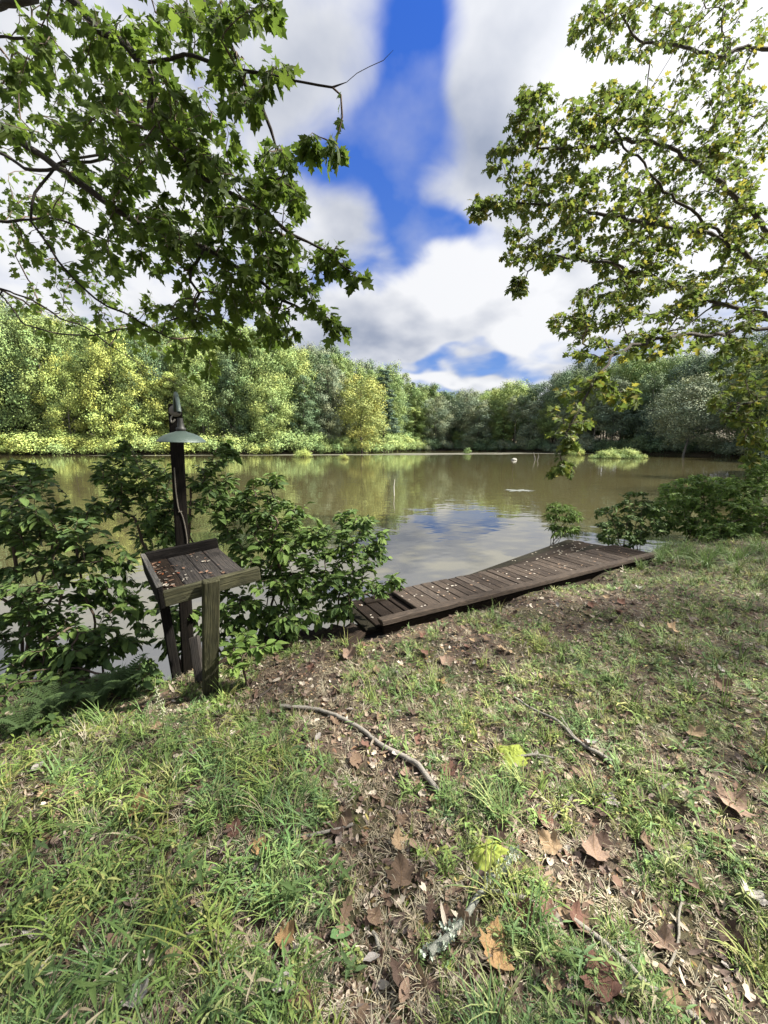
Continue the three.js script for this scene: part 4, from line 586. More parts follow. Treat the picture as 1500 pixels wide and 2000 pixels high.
shrub('bank_shrub', 'rounded green bush rising highest on the right bank', 712, [RB(5.6, -6.9), RB(6.2, -7.1)], [[1340, 960, 50, 25, 6.9, 7.8, 26], [1320, 1000, 60, 35, 6.6, 7.6, 34], [1400, 950, 50, 20, 7.0, 8.0, 24], [1380, 1010, 70, 40, 6.6, 7.6, 40], [1360, 930, 14, 10, 7.0, 7.6, 3], [1300, 955, 12, 12, 6.9, 7.4, 3]], { mats: bushGreens, size: [0.045, 0.08], more: 3.6, stems: 4, per: 11, span: 0.5, step: 0.12 });
shrub('bank_shrub', 'leafy green bush spreading under the big right tree', 713, [RB(6.6, -6.6), RB(7.2, -6.8)], [[1440, 960, 60, 30, 6.4, 7.6, 34], [1470, 1010, 50, 35, 6.2, 7.4, 36], [1490, 940, 40, 20, 6.8, 7.8, 16], [1420, 1040, 60, 20, 6.2, 6.8, 22], [1600, 980, 80, 60, 6.2, 7.6, 40], [1460, 918, 20, 12, 6.8, 7.4, 4], [1495, 905, 16, 12, 6.8, 7.4, 4]], { mats: bushGreens, size: [0.045, 0.08], more: 3.6, stems: 4, per: 11, span: 0.5, step: 0.12 });
shrub('feathery_bush', 'small feathery light green bush at the dock corner', 714, [V(3.0, WATER, -6.75)], [[1095, 1000, 28, 22, 6.5, 6.9, 16], [1098, 1035, 30, 14, 6.5, 6.9, 12], [1120, 1015, 16, 20, 6.5, 6.9, 6]], { mats: lightGreens, geo: G.lance, size: [0.06, 0.10], stems: 5, per: 12, span: 0.3 });

// ---------------------------------------------------------------- ferns and tall weeds at the left edge
function fern(seed) {
  const r = rng(seed), gs = [], N = 9;
  for (let k = 0; k < N; k++) {
    const a = k / N * 6.283 + r() * 0.5, L = 0.22 + 0.12 * r(), out = V(Math.cos(a), 0, Math.sin(a)), pts = []; for (let i = 0; i <= 10; i++) { const t = i / 10; pts.push(out.clone().multiplyScalar(L * 0.62 * Math.pow(t, 1.5)).add(V(0, L * (1.35 * t - 0.62 * t * t * t), 0))); }
    gs.push(tube(pts, pts.map((_, i) => 0.0022 * (1 - i / 12)), 4));
    for (let i = 2; i <= 10; i++) for (const s of [-1, 1]) for (const h of [0, 0.5]) { const p = pts[i].clone().lerp(pts[i - 1], h), dir = pts[i].clone().sub(pts[i - 1]).normalize(), side = dir.clone().cross(V(0, 1, 0)).normalize().multiplyScalar(s), t = (i - h) / 10, l = 0.06 * Math.sin(Math.PI * Math.pow(clamp(t * 0.88 + 0.1), 0.7)) + 0.012, b = bladeFrom(lanceHalf, { fold: 0.2, bend: 0.15 }); b.applyMatrix4(leafMatrix(p, side.addScaledVector(dir, 0.45).add(V(0, -0.15, 0)), V(0, 1, 0), l)); gs.push(b); }
  }
  return mergeGeometries(gs);
}
{
  const fg = [fern(1), fern(2)], fm = leafMat(C(0.08, 0.135, 0.038), { transmission: 0.3 }), r = rng(721);
  [[110, 1385], [195, 1365], [50, 1420], [245, 1345]].forEach(([px, py], i) => { const p = onGround(px, py + 20), m = mesh('fern', fg[i % 2], fm); m.position.copy(p); m.rotation.y = r() * 6; m.scale.setScalar(0.6 + 0.4 * r()); tag(m, 'green fern in the shade below the left shrubs', 'fern', 'ferns below the left shrubs'); });
}

// ---------------------------------------------------------------- the clearing: litter, fallen leaves, sticks, moss, grass and weeds
const trail = [[660, 1300], [640, 1400], [700, 1500], [740, 1600], [770, 1700], [760, 1820], [780, 1960]].map(([x, y]) => onGround(x, y));
const patches = [[1060, 1185, 0.45], [1020, 1140, 0.3], [900, 1260, 0.3], [1200, 1180, 0.3], [560, 1330, 0.3], [1180, 1650, 0.12], [1130, 1740, 0.16], [830, 1790, 0.16], [1330, 1850, 0.2]].map(([x, y, r]) => [onGround(x, y), r]);
function bare(x, z) {                    // 1 where feet and shade keep the soil open
  let d = 9; for (let i = 1; i < trail.length; i++) { const a = trail[i - 1], b = trail[i], ex = b.x - a.x, ez = b.z - a.z, t = clamp(((x - a.x) * ex + (z - a.z) * ez) / (ex * ex + ez * ez)); d = Math.min(d, Math.hypot(x - a.x - ex * t, z - a.z - ez * t)); }
  let v = 1 - sstep(0.0, 0.26, d + 0.14 * n2(x * 4, z * 4)); for (const [p, r] of patches) v = Math.max(v, 0.8 * (1 - sstep(r * 0.4, r * 1.3, Math.hypot(x - p.x, z - p.z) + 0.1 * n2(x * 4, z * 4))));
  return v;
}
const open = []; // where a stick, a big leaf or moss lies on top: [x, z, radius]
for (const [w, ...pts] of [[0.035, [548, 1385], [610, 1390], [660, 1405], [705, 1430], [745, 1462], [790, 1485], [820, 1505], [858, 1556]], [0.025, [1005, 1368], [1090, 1415], [1130, 1455], [1195, 1494]], [0.035, [838, 1872], [912, 1795], [965, 1722], [1005, 1680]], [0.022, [955, 1750], [1085, 1785], [1200, 1868], [1310, 1965], [1375, 2015]], [0.022, [578, 1642], [690, 1618]], [0.02, [1330, 1742], [1322, 1850], [1305, 1895]], [0.07, [975, 1890]], [0.07, [955, 1672]], [0.08, [1000, 1478]], [0.06, [1415, 1580]], [0.05, [1090, 1670]], [0.05, [1168, 1690]], [0.05, [785, 1740]], [0.04, [545, 1855]], [0.04, [548, 1920]], [0.06, [1195, 1955]], [0.05, [1290, 1865]], [0.05, [1350, 1445]], [0.04, [645, 1840]], [0.04, [265, 1600]], [0.03, [245, 1980]], [0.03, [70, 1845]]]) { const q = pts.map(([x, y]) => onGround(x, y)); for (let i = 0; i < q.length; i++) { open.push([q[i].x, q[i].z, w]); if (i) { const n = Math.ceil(q[i].distanceTo(q[i - 1]) / 0.04); for (let k = 1; k < n; k++) { const m = q[i - 1].clone().lerp(q[i], k / n); open.push([m.x, m.z, w]); } } } }
const covered = (x, z) => { for (const [a, b, w] of open) if ((x - a) ** 2 + (z - b - w * 0.4) ** 2 < w * w) return true; return false; };
const onDock = (x, z) => { const a = (x - D0.x) * DX.x + (z - D0.z) * DX.z, b = (x - D0.x) * DZ.x + (z - D0.z) * DZ.z; return b > -0.07 && a > -0.25 && a < DL + 0.06; };
const grassy = (x, z) => { const f = 0.6 * fbm2(x * 1.6 + 3, z * 1.6, 3) + 0.7 * fbm2(x * 5 + 13, z * 5, 2), left = sstep(0.1, -0.9, x) * sstep(-2.6, -0.8, z); return clamp(0.40 + 1.05 * f + 0.08 * left + 0.35 * sstep(2.4, 4.2, x) - 1.05 * bare(x, z) - 0.1 * sstep(-1.2, -2.2, z) * sstep(1.6, 0.2, Math.abs(x - 0.3))); };
function tuft(seed, n, len, wid, spread, seg = 3) {
  const r = rng(seed), pos = [], nor = [], ix = [];
  for (let k = 0; k < n; k++) {
    const a = r() * 6.283, L = len * (0.45 + 0.75 * r()), lean = spread * (0.3 + 0.9 * r()), dir = V(Math.cos(a), 0, Math.sin(a)), side = V(-dir.z, 0, dir.x).applyAxisAngle(dir, (r() - 0.5)), w = wid * (0.6 + 0.6 * r()), b = V((r() - 0.5), 0, (r() - 0.5)).multiplyScalar(len * 0.25), o = pos.length / 3;
    for (let i = 0; i <= seg; i++) { const t = i / seg, ang = lean * (0.35 + 1.15 * t), ww = w * (i === seg ? 0.06 : 1 - 0.5 * t * t), c = b.clone().addScaledVector(dir, L * t * Math.sin(ang) * 0.9).add(V(0, L * t * Math.cos(ang * 0.85) - 0.006, 0)); for (const s of [-1, 1]) { pos.push(c.x + side.x * ww * s / 2, c.y + side.y * ww * s / 2, c.z + side.z * ww * s / 2); const nn = V(-dir.x * Math.cos(ang) + side.x * s * 0.3, Math.sin(ang) + 0.4, -dir.z * Math.cos(ang) + side.z * s * 0.3).normalize(); nor.push(nn.x, nn.y, nn.z); } if (i) { const q = o + i * 2; ix.push(q - 2, q - 1, q, q, q - 1, q + 1); } }
  }
  const g = new THREE.BufferGeometry(); g.setAttribute('position', new THREE.Float32BufferAttribute(pos, 3)); g.setAttribute('normal', new THREE.Float32BufferAttribute(nor, 3)); g.setIndex(ix); return g;
}
function sprig(seed, n, h, leaf, wid) {  // a low stem with lance leaves set along it
  const r = rng(seed), gs = [], a = r() * 6.283, tip = V(Math.cos(a) * h * 0.6, h, Math.sin(a) * h * 0.6), q = V(0, -0.01, 0), c = new THREE.QuadraticBezierCurve3(q, V(tip.x * 0.2, h * 0.7, tip.z * 0.2), tip), st = tube(c.getPoints(4), [0.0016, 0.0014, 0.0012, 0.001, 0.0006], 3); gs.push(st);
  for (let k = 0; k < n; k++) { const t = 0.2 + 0.8 * k / (n - 1), p = c.getPoint(t), b = a + k * 2.6 + r(), d = V(Math.cos(b), 0.25 + 0.3 * r(), Math.sin(b)), g = bladeFrom(lanceHalf.map(([x, y]) => [x * wid, y]), { fold: 0.35, bend: 0.5 }); g.applyMatrix4(leafMatrix(p, d, V(0, 1, 0), leaf * (0.7 + 0.5 * r()))); gs.push(g); }
  return mergeGeometries(gs.map(g => { g.deleteAttribute('uv'); return g; }));
}
{
  const r = rng(801), gm = std(C(1, 1, 1), 0.7, { side: THREE.DoubleSide });
  const kinds = [tuft(1, 20, 0.045, 0.0022, 0.9), tuft(2, 15, 0.07, 0.0024, 0.85), tuft(3, 9, 0.14, 0.004, 0.75, 4), tuft(4, 7, 0.09, 0.006, 0.95, 4), sprig(5, 6, 0.045, 0.028, 0.85), sprig(6, 8, 0.07, 0.036, 0.75), tuft(7, 24, 0.03, 0.0022, 1.2, 2), sprig(8, 5, 0.025, 0.016, 2.4), tuft(9, 14, 0.06, 0.0022, 1.5, 3)];
  const names = ['short_grass', 'fine_grass', 'long_grass', 'broad_grass', 'stilt_grass', 'stilt_grass', 'turf', 'clover_sprig', 'dry_grass'], mats = kinds.map(() => []), cols = kinds.map(() => []);
  const E = new THREE.Euler(), q = new THREE.Quaternion(), put = (k, x, z, s, c) => { q.setFromEuler(E.set((r() - 0.5) * 0.4, r() * 6.283, (r() - 0.5) * 0.4)); mats[k].push(new THREE.Matrix4().compose(V(x, land(x, z), z), q, V(s, s * (0.8 + 0.4 * r()), s))); cols[k].push(c); };
  const shades = [[0.135, 0.215, 0.048], [0.17, 0.25, 0.055], [0.105, 0.18, 0.045], [0.21, 0.265, 0.07], [0.26, 0.275, 0.09], [0.12, 0.19, 0.06]], dry = [[0.33, 0.285, 0.18], [0.26, 0.21, 0.135], [0.38, 0.345, 0.24]];
  for (let n = 0; n < 125000; n++) {
    const rad = 0.35 + 9.5 * Math.pow(r(), 1.55), a = (r() - 0.5) * 2.3, x = rad * Math.sin(a), z = -rad * Math.cos(a);
    if (onDock(x, z)) continue; const s = pondDistance(x, z); if (s < 0.15) continue; if (covered(x, z) && r() < 0.85) continue;
    const g = grassy(x, z), d = n2(x * 0.9 + 40, z * 0.9), u = r(); if (r() > g * 1.15 - 0.05) { if (r() < 0.09) put(8, x, z, 0.6 + 0.6 * r(), C(...dry[(r() * 3) | 0])); continue; }
    const base = shades[(r() * shades.length) | 0], f = 0.8 + 0.4 * r(), yl = 0.12 * n2(x * 2, z * 2 + 9), c = C(base[0] * f * (1 + yl * 1.5), base[1] * f * (1 + yl * 0.5), base[2] * f * (1 - yl));
    const left = sstep(0.2, -0.6, x) * sstep(-2.2, -0.9, z), tall = clamp(0.25 * left + 0.4 * sstep(2.4, 4, x) + 0.2 * d);
    let k; if (u < 0.24) k = 6; else if (u < 0.44) k = 0; else if (u < 0.60 - 0.1 * left) k = 1; else if (u < 0.60 - 0.1 * left + 0.1 * tall) k = 2; else if (u < 0.66) k = r() < 0.3 + tall ? 3 : 7; else if (u < 0.70 + 0.17 * left) k = r() < 0.5 ? 4 : 5; else if (u < 0.9) k = r() < 0.5 ? 7 : 0; else k = 8;
    const cl = n2(x * 2.7 + 60, z * 2.7); let big = 1; if (cl > 0.4 && r() < 0.2) { k = r() < 0.5 ? 2 : 3; big = 0.8 + 0.4 * cl; }
    put(k, x, z, big * (k === 2 || k === 3 ? 0.7 : 0.65) + 0.55 * r() + 0.25 * tall, (k === 8 || r() < 0.06) && r() < 0.7 ? C(...dry[(r() * 3) | 0]) : c);
  }
  kinds.forEach((g, k) => { if (mats[k].length) tag(copies(names[k], g, gm, mats[k], cols[k]), ['short green grass tufts over the clearing', 'fine green grass tufts over the clearing', 'long thin grass tufts over the clearing', 'broad bladed grass over the clearing', 'low leafy stilt grass on the near left', 'taller leafy stilt grass on the near left', 'very short turf over the bare soil', 'tiny round leaved sprigs in the turf', 'dry straw coloured grass bits on the soil'][k], 'grass'); });
  console.log('grass', mats.map(m => m.length).join(' '));
  // single clumps that stand out
  const clumps = [[435, 1905, 13, 0.24, 0.005, 'yellow-green grass clump with arching blades on the near soil', [0.22, 0.26, 0.06]], [300, 1880, 9, 0.2, 0.011, 'broad bladed green grass clump beside the arching clump', [0.12, 0.20, 0.05]], [620, 1930, 26, 0.10, 0.003, 'fine dense green grass clump near the stone-grey leaf', [0.09, 0.16, 0.05]], [1345, 1345, 14, 0.16, 0.006, 'bright green grass clump on the open right side', [0.14, 0.24, 0.06]], [975, 1420, 16, 0.11, 0.004, 'upright reddish green grass clump before the dock', [0.17, 0.17, 0.06]], [880, 1600, 30, 0.07, 0.003, 'blue-green spiky grass clump by the curved stick', [0.09, 0.15, 0.075]], [690, 1330, 16, 0.09, 0.006, 'pale grass clump before the loose board', [0.17, 0.20, 0.06]], [510, 1690, 10, 0.15, 0.008, 'green grass clump with bent blades on the left trail edge', [0.12, 0.20, 0.05]], [210, 1740, 12, 0.2, 0.006, 'long grass clump in the thick left grass', [0.12, 0.19, 0.05]], [1290, 1100, 70, 0.30, 0.006, 'tall grass clump at the dock end', [0.13, 0.20, 0.06]], [1380, 1110, 60, 0.3, 0.006, 'tall grass clump below the right bank bushes', [0.13, 0.2, 0.06]], [1250, 1112, 50, 0.2, 0.005, 'bushy grass clump against the far end of the edge board', [0.14, 0.2, 0.06]], [1330, 1085, 60, 0.26, 0.005, 'leaning grass clump between dock end and bushes', [0.15, 0.21, 0.06]], [1440, 1120, 60, 0.26, 0.005, 'thick grass clump below the spreading bush', [0.14, 0.21, 0.06]], [960, 1195, 14, 0.14, 0.005, 'small grass clump against the dock edge board', [0.15, 0.20, 0.06]], [1450, 1290, 16, 0.2, 0.006, 'loose grass clump at the right of the clearing', [0.14, 0.2, 0.06]], [800, 1640, 10, 0.08, 0.004, 'little grass clump on the bare trail', [0.16, 0.2, 0.05]]];
  for (let i = 0; i < 14; i++) clumps.push([1265 + 18 * i, 1078 + 34 * r(), 34, 0.26 + 0.14 * r(), 0.0055, 'tall bright grass clump along the foot of the right bank bushes', [0.19, 0.29, 0.075], 'tall grass clumps along the right bank bushes']);
  for (const [px, py, n, L, w, label, c, grp] of clumps) { const p = onGround(px, py), m = mesh('grass_clump', tuft(px, n, L, w, 0.85, 5), leafMat(C(...c), { transmission: 0.3 })); m.position.copy(p); tag(m, label, 'grass clump', grp); }
}
// dead leaves
const deadHalf = { lobed: [[0, 0], [0.1, -0.04], [0.3, -0.02], [0.42, 0.06], [0.34, 0.12], [0.46, 0.2], [0.40, 0.3], [0.62, 0.42], [0.56, 0.5], [0.66, 0.62], [0.44, 0.6], [0.3, 0.62], [0.36, 0.74], [0.24, 0.82], [0.18, 0.92], [0.08, 0.94], [0, 1.06]], oval: ovalHalf, chip: [[0, 0], [0.12, 0.06], [0.34, 0.3], [0.16, 0.44], [0.26, 0.7], [0.08, 0.78], [0, 1]], oak: [[0, 0], [0.06, 0.05], [0.16, 0.2], [0.1, 0.28], [0.28, 0.42], [0.16, 0.5], [0.3, 0.66], [0.14, 0.72], [0.16, 0.88], [0, 1]] };
function deadLeaf(half, seed, curl, rings = 3) { // outline rings about the midrib, curled up at the rim
  const r = rng(seed), out = [...half, ...half.slice(1, -1).reverse().map(([x, y]) => [-x, y])], pos = [], ix = [], n = out.length, cy = 0.38, ph = r() * 6.28, ph2 = r() * 6.28, tilt = (r() - 0.5) * 0.6;
  const z = (x, y) => { const d = Math.hypot(x, y - cy), a = Math.atan2(y - cy, x); return curl * d * d * (1 + 0.7 * Math.sin(2 * a + ph) + 0.4 * Math.sin(5 * a + ph2)) + 0.05 * Math.sin(8 * x + ph2) * d + 0.06 * Math.abs(x) * (1 + tilt); };
  pos.push(0, cy, 0); for (let k = 1; k <= rings; k++) for (const [x, y] of out) { const t = k / rings, X = x * t * (1 + 0.08 * (r() - 0.5)), Y = cy + (y - cy) * t; pos.push(X, Y, z(X, Y)); }
  for (let i = 0; i < n; i++) { const j = (i + 1) % n; ix.push(0, 1 + i, 1 + j); for (let k = 1; k < rings; k++) { const a = 1 + (k - 1) * n, b = 1 + k * n; ix.push(a + i, b + i, b + j, a + i, b + j, a + j); } }
  const g = new THREE.BufferGeometry(); let low = 9; for (let i = 2; i < pos.length; i += 3) low = Math.min(low, pos[i]); for (let i = 2; i < pos.length; i += 3) pos[i] -= low;
  const uv = []; for (let i = 0; i < pos.length; i += 3) uv.push(pos[i] + 0.5, pos[i + 1]);
  g.setAttribute('position', new THREE.Float32BufferAttribute(pos, 3)); g.setAttribute('uv', new THREE.Float32BufferAttribute(uv, 2)); g.setIndex(ix); g.computeVertexNormals(); return g;
}
const veinTex = (() => { const N = 256, f = (i, j) => { const x = Math.abs(i / N - 0.5), y = j / N; let v = Math.exp(-((x / 0.008) ** 2)); for (const [y0, s] of [[0.05, 0.75], [0.25, 0.95], [0.45, 1.1], [0.62, 1.2]]) { const d = Math.abs(y - (y0 + s * x)); v = Math.max(v, 0.7 * Math.exp(-((d / 0.009) ** 2))); } return v; }; return { map: dataTex(N, N, (i, j) => { const v = f(i, j), m = 0.82 + 0.10 * tor(i / N, j / N, 2) + 0.10 * tor(i / N, j / N, 7, 3); return [m + 0.1 * v, m + 0.06 * v, m - 0.04 * v]; }, true), bump: dataTex(N, N, (i, j) => 0.5 + 0.4 * f(i, j)) }; })();
const dead = c => new THREE.MeshPhysicalMaterial({ color: c, roughness: 0.9, side: THREE.DoubleSide, map: veinTex.map, bumpMap: veinTex.bump, bumpScale: 0.002, transmission: 0.12, thickness: 0, specularIntensity: 0.4 });
const DM = { orange: dead(C(0.52, 0.33, 0.16)), tan: dead(C(0.50, 0.36, 0.22)), brown: dead(C(0.27, 0.185, 0.125)), red: dead(C(0.24, 0.13, 0.095)), grey: dead(C(0.50, 0.46, 0.42)), dark: dead(C(0.12, 0.08, 0.06)), pink: dead(C(0.40, 0.28, 0.205)), pale: dead(C(0.68, 0.63, 0.56)) };
function lay(o, p, size, turn, tilt = 0.12, r = Math.random, lift = 0.004) { const e = 0.05, nx = land(p.x - e, p.z) - land(p.x + e, p.z), nz = land(p.x, p.z - e) - land(p.x, p.z + e), n = V(nx + (r() - 0.5) * tilt * 0.2, 2 * e, nz + (r() - 0.5) * tilt * 0.2).normalize(), tip = V(Math.sin(turn), (r() - 0.5) * tilt, -Math.cos(turn)); tip.addScaledVector(n, -tip.dot(n) * 0.8); leafMatrix(V(p.x, p.y + lift, p.z), tip, n, size).decompose(o.position, o.quaternion, o.scale); return o; }
{
  const r = rng(901), lob = [1, 2, 3, 4].map(s => deadLeaf(deadHalf.lobed, s, 0.22 + 0.12 * s)), oak = [5, 6].map(s => deadLeaf(deadHalf.oak, s, 0.4)), ova = [7, 8, 9].map(s => deadLeaf(deadHalf.oval, s, 0.5, 2)), chip = [10, 11].map(s => deadLeaf(deadHalf.chip, s, 0.7, 2));
  // the ones that stand out
  const named = [[975, 1905, 0.145, 0.1, 'orange', 'large orange tan lobed leaf, biggest on the near ground'], [1415, 1585, 0.15, 1.2, 'pink', 'broad pinkish brown lobed leaf on the right grass'], [1090, 1675, 0.11, -0.5, 'tan', 'tan lobed leaf beside the lichen branch tip'], [1168, 1695, 0.12, 0.2, 'pink', 'faded tan lobed leaf next to the lichen branch tip'], [785, 1745, 0.13, 0.05, 'brown', 'curled rust brown leaf on the trail edge'], [545, 1858, 0.09, 0.8, 'orange', 'small orange tan leaf before the arching grass clump'], [548, 1925, 0.085, 2.6, 'pale', 'whitish lobed leaf before the fine grass clump'], [245, 1985, 0.09, 0.5, 'pale', 'whitish lobed leaf in the thick left grass'], [70, 1850, 0.085, -0.6, 'pale', 'crumpled whitish leaf deep in the left grass'], [265, 1605, 0.14, 0.1, 'orange', 'rust orange leaf standing in the shaded left grass'], [1195, 1960, 0.13, -0.3, 'red', 'dark red brown leaf beside the long bare stick'], [1290, 1870, 0.10, 0.8, 'pink', 'brown pink leaf beside the thin upright twig'], [1490, 1770, 0.10, -1.2, 'pale', 'pale leaf at the far right of the near grass'], [1350, 1445, 0.12, 1.4, 'tan', 'tan leaf pair lying on the right turf'], [1125, 1392, 0.12, 1.6, 'pink', 'pinkish flat leaf beside the thin long twig'], [1145, 1455, 0.09, 2.4, 'grey', 'silver grey leaf at the end of the thin long twig'], [1190, 1580, 0.085, 0.6, 'grey', 'silvery crumpled leaf in the middle grass'], [1400, 1350, 0.13, 1.4, 'brown', 'brown leaf in the bright right grass'], [1315, 1240, 0.14, 0.2, 'tan', 'pale tan leaf on the grass before the tall clumps'], [860, 1297, 0.14, 1.5, 'pink', 'pink tan leaf on the turf before the dock'], [855, 1340, 0.10, 0.7, 'orange', 'orange tan leaf on the turf further from the dock'], [672, 1283, 0.15, 1.5, 'pink', 'broad pinkish leaf before the sunken planks'], [500, 1678, 0.075, 0.4, 'orange', 'small rust leaf on the left trail edge'], [625, 1545, 0.09, 1.2, 'brown', 'brown leaf on the bare trail'], [1050, 1490, 0.06, 0.2, 'grey', 'small grey leaf below the mossy root'], [1243, 1152, 0.10, 1.6, 'pale', 'white crumpled leaf on the sunny turf'], [1060, 1625, 0.10, 0.9, 'red', 'red brown curled leaf beside a straw clump'], [780, 1950, 0.12, 0.4, 'dark', 'dark curled leaf at the near end of the trail']];
  for (const [px, py, s, t, m, label] of named) tag(lay(mesh('fallen_leaf', lob[(r() * 4) | 0], DM[m]), onGround(px, py), s * 0.7, t, 0.5, r, 0.022), label, 'leaf');
  { const g = mergeGeometries([bladeFrom(ovalHalf, { fold: 0.3, bend: 0.1 })]), m = mesh('green_leaf', g, leafMat(C(0.12, 0.22, 0.08), { transmission: 0.2 })); tag(lay(m, onGround(645, 1843), 0.085, 1.1, 0.2, r, 0.025), 'single broad green leaf lying on the bare trail', 'leaf'); }
  // countable small ones
  const sets = [['tan', lob, 0.06, 0.10, 'tan lobed leaf lying in the clearing'], ['brown', lob, 0.06, 0.11, 'brown lobed leaf lying in the clearing'], ['grey', ova, 0.05, 0.085, 'grey oval leaf lying in the clearing'], ['pink', ova, 0.05, 0.09, 'pinkish brown oval leaf lying in the clearing'], ['dark', oak, 0.06, 0.11, 'dark brown wavy leaf lying in the clearing'], ['brown', oak, 0.06, 0.11, 'brown wavy leaf lying in the clearing'], ['tan', ova, 0.05, 0.08, 'tan oval leaf lying in the clearing'], ['red', lob, 0.06, 0.10, 'dark red lobed leaf lying in the clearing'], ['dark', lob, 0.06, 0.1, 'blackish lobed leaf lying in the clearing']];
  let n = 0, tries = 0; while (n < 270 && tries++ < 20000) {
    const rad = 0.75 + 6.2 * Math.pow(r(), 1.05), a = (r() - 0.5) * 1.7, x = rad * Math.sin(a), z = -rad * Math.cos(a); if (onDock(x, z) || pondDistance(x, z) < 0.3) continue; if (r() < 0.5 - 0.6 * bare(x, z)) continue;
    const s = sets[(r() * sets.length) | 0], o = lay(mesh('fallen_leaf', s[1][(r() * s[1].length) | 0], DM[s[0]]), V(x, land(x, z), z), lerp(s[2], s[3], r()) * 0.72, r() * 6.283, 0.7, r, 0.006 + 0.012 * r()); tag(o, s[4], 'leaf', s[4].replace('leaf', 'leaves')); n++;
  }
  // crumbs: what nobody would count
  const lm = leafMat(C(1, 1, 1), { transmission: 0.1, roughness: 0.95, specularIntensity: 0.3 }), gs = [ova[0], chip[0], chip[1], deadLeaf(lanceHalf, 12, 0.6, 2)], ms = gs.map(() => []), cs = gs.map(() => []), o = new THREE.Object3D(), pal = [[0.17, 0.115, 0.08], [0.22, 0.155, 0.11], [0.11, 0.075, 0.055], [0.28, 0.22, 0.165], [0.38, 0.32, 0.25], [0.46, 0.40, 0.32], [0.19, 0.14, 0.115], [0.08, 0.056, 0.043], [0.24, 0.19, 0.16], [0.17, 0.11, 0.08], [0.14, 0.10, 0.08]];
  for (let i = 0; i < 52000; i++) { const rad = 0.4 + 8.5 * Math.pow(r(), 1.5), a = (r() - 0.5) * 2.2, x = rad * Math.sin(a), z = -rad * Math.cos(a); if (onDock(x, z) || pondDistance(x, z) < 0.12) continue; if (r() < 0.3 * (1 - bare(x, z)) * (0.5 + grassy(x, z))) continue; const k = (r() * 4) | 0; lay(o, V(x, land(x, z), z), (0.009 + 0.042 * r() * r()) * (k === 3 ? 1.5 : 1) * (1 + 0.08 * rad), r() * 6.283, 0.8, r, 0.002 + 0.012 * r() * grassy(x, z) + 0.004 * r()); o.updateMatrix(); ms[k].push(o.matrix.clone()); const c = pal[(r() * pal.length) | 0], f = 0.75 + 0.5 * r(); cs[k].push(C(c[0] * f, c[1] * f, c[2] * f)); }
  gs.forEach((g, k) => tag(copies('leaf_litter', g, lm, ms[k], cs[k]), 'brown leaf crumbs strewn over the clearing', 'leaf litter', 'leaf crumbs over the clearing'));
  // bits on the dock and in the tray
  const dm = [], dc = []; for (let i = 0; i < 95; i++) { const a = r() * DL, b = 0.02 + 0.5 * r(), p = dockP(a, b, a < 0.42 ? -0.045 : 0.018); leafMatrix(p, V(r() - 0.5, (r() - 0.5) * 0.1, r() - 0.5), V((r() - 0.5) * 0.3, 1, (r() - 0.5) * 0.3), 0.014 + 0.026 * r()); dm.push(leafMatrix(p, V(r() - 0.5, 0.02, r() - 0.5), V(0, 1, 0), 0.014 + 0.026 * r())); const f = 0.7 + 0.5 * r(); dc.push(r() < 0.5 ? C(0.48 * f, 0.43 * f, 0.36 * f) : C(0.32 * f, 0.22 * f, 0.15 * f)); }
  for (let i = 0; i < 50; i++) { const c0 = onPlane(1110, 1053, -0.09), c1 = onPlane(905, 1126, -0.09), e = c0.clone().sub(c1).setY(0).normalize(), f = V(-e.z, 0, e.x); if (f.z < 0) f.negate(); const p = c0.clone().addScaledVector(e, -0.1 - 1.8 * r()).addScaledVector(f, 0.05 + 0.4 * r()).setY(-0.084); dm.push(leafMatrix(p, V(r() - 0.5, 0, r() - 0.5), V(0, 1, 0), 0.018 + 0.03 * r())); dc.push(C(0.5, 0.45, 0.37)); }
  tag(copies('dock_litter', ova[1], lm, dm, dc), 'small pale dry leaf bits scattered on the dock planks', 'leaf litter');
  const tm = [], tc = []; for (let i = 0; i < 85; i++) { const u = 0.012 + 0.38 * Math.pow(r(), 3), v = 0.03 + 0.56 * r(), p = T0.clone().addScaledVector(TU, u).addScaledVector(TV, v).addScaledVector(TN, -0.017 + 0.006 * r()), th = r() * 6.28; tm.push(leafMatrix(p, TU.clone().multiplyScalar(Math.cos(th)).addScaledVector(TV, Math.sin(th)), TN.clone().add(V((r() - 0.5) * 0.5, 0, (r() - 0.5) * 0.5)), 0.012 + 0.022 * r())); const f = 0.7 + 0.6 * r(), g = r(); tc.push(g < 0.35 ? C(0.36 * f, 0.32 * f, 0.26 * f) : g < 0.38 ? C(0.32 * f, 0.10 * f, 0.04) : C(0.20 * f, 0.12 * f, 0.08 * f)); }
  tag(copies('tray_litter', ova[2], lm, tm, tc), 'dry leaf bits gathered in the tray corner', 'leaf litter');
}
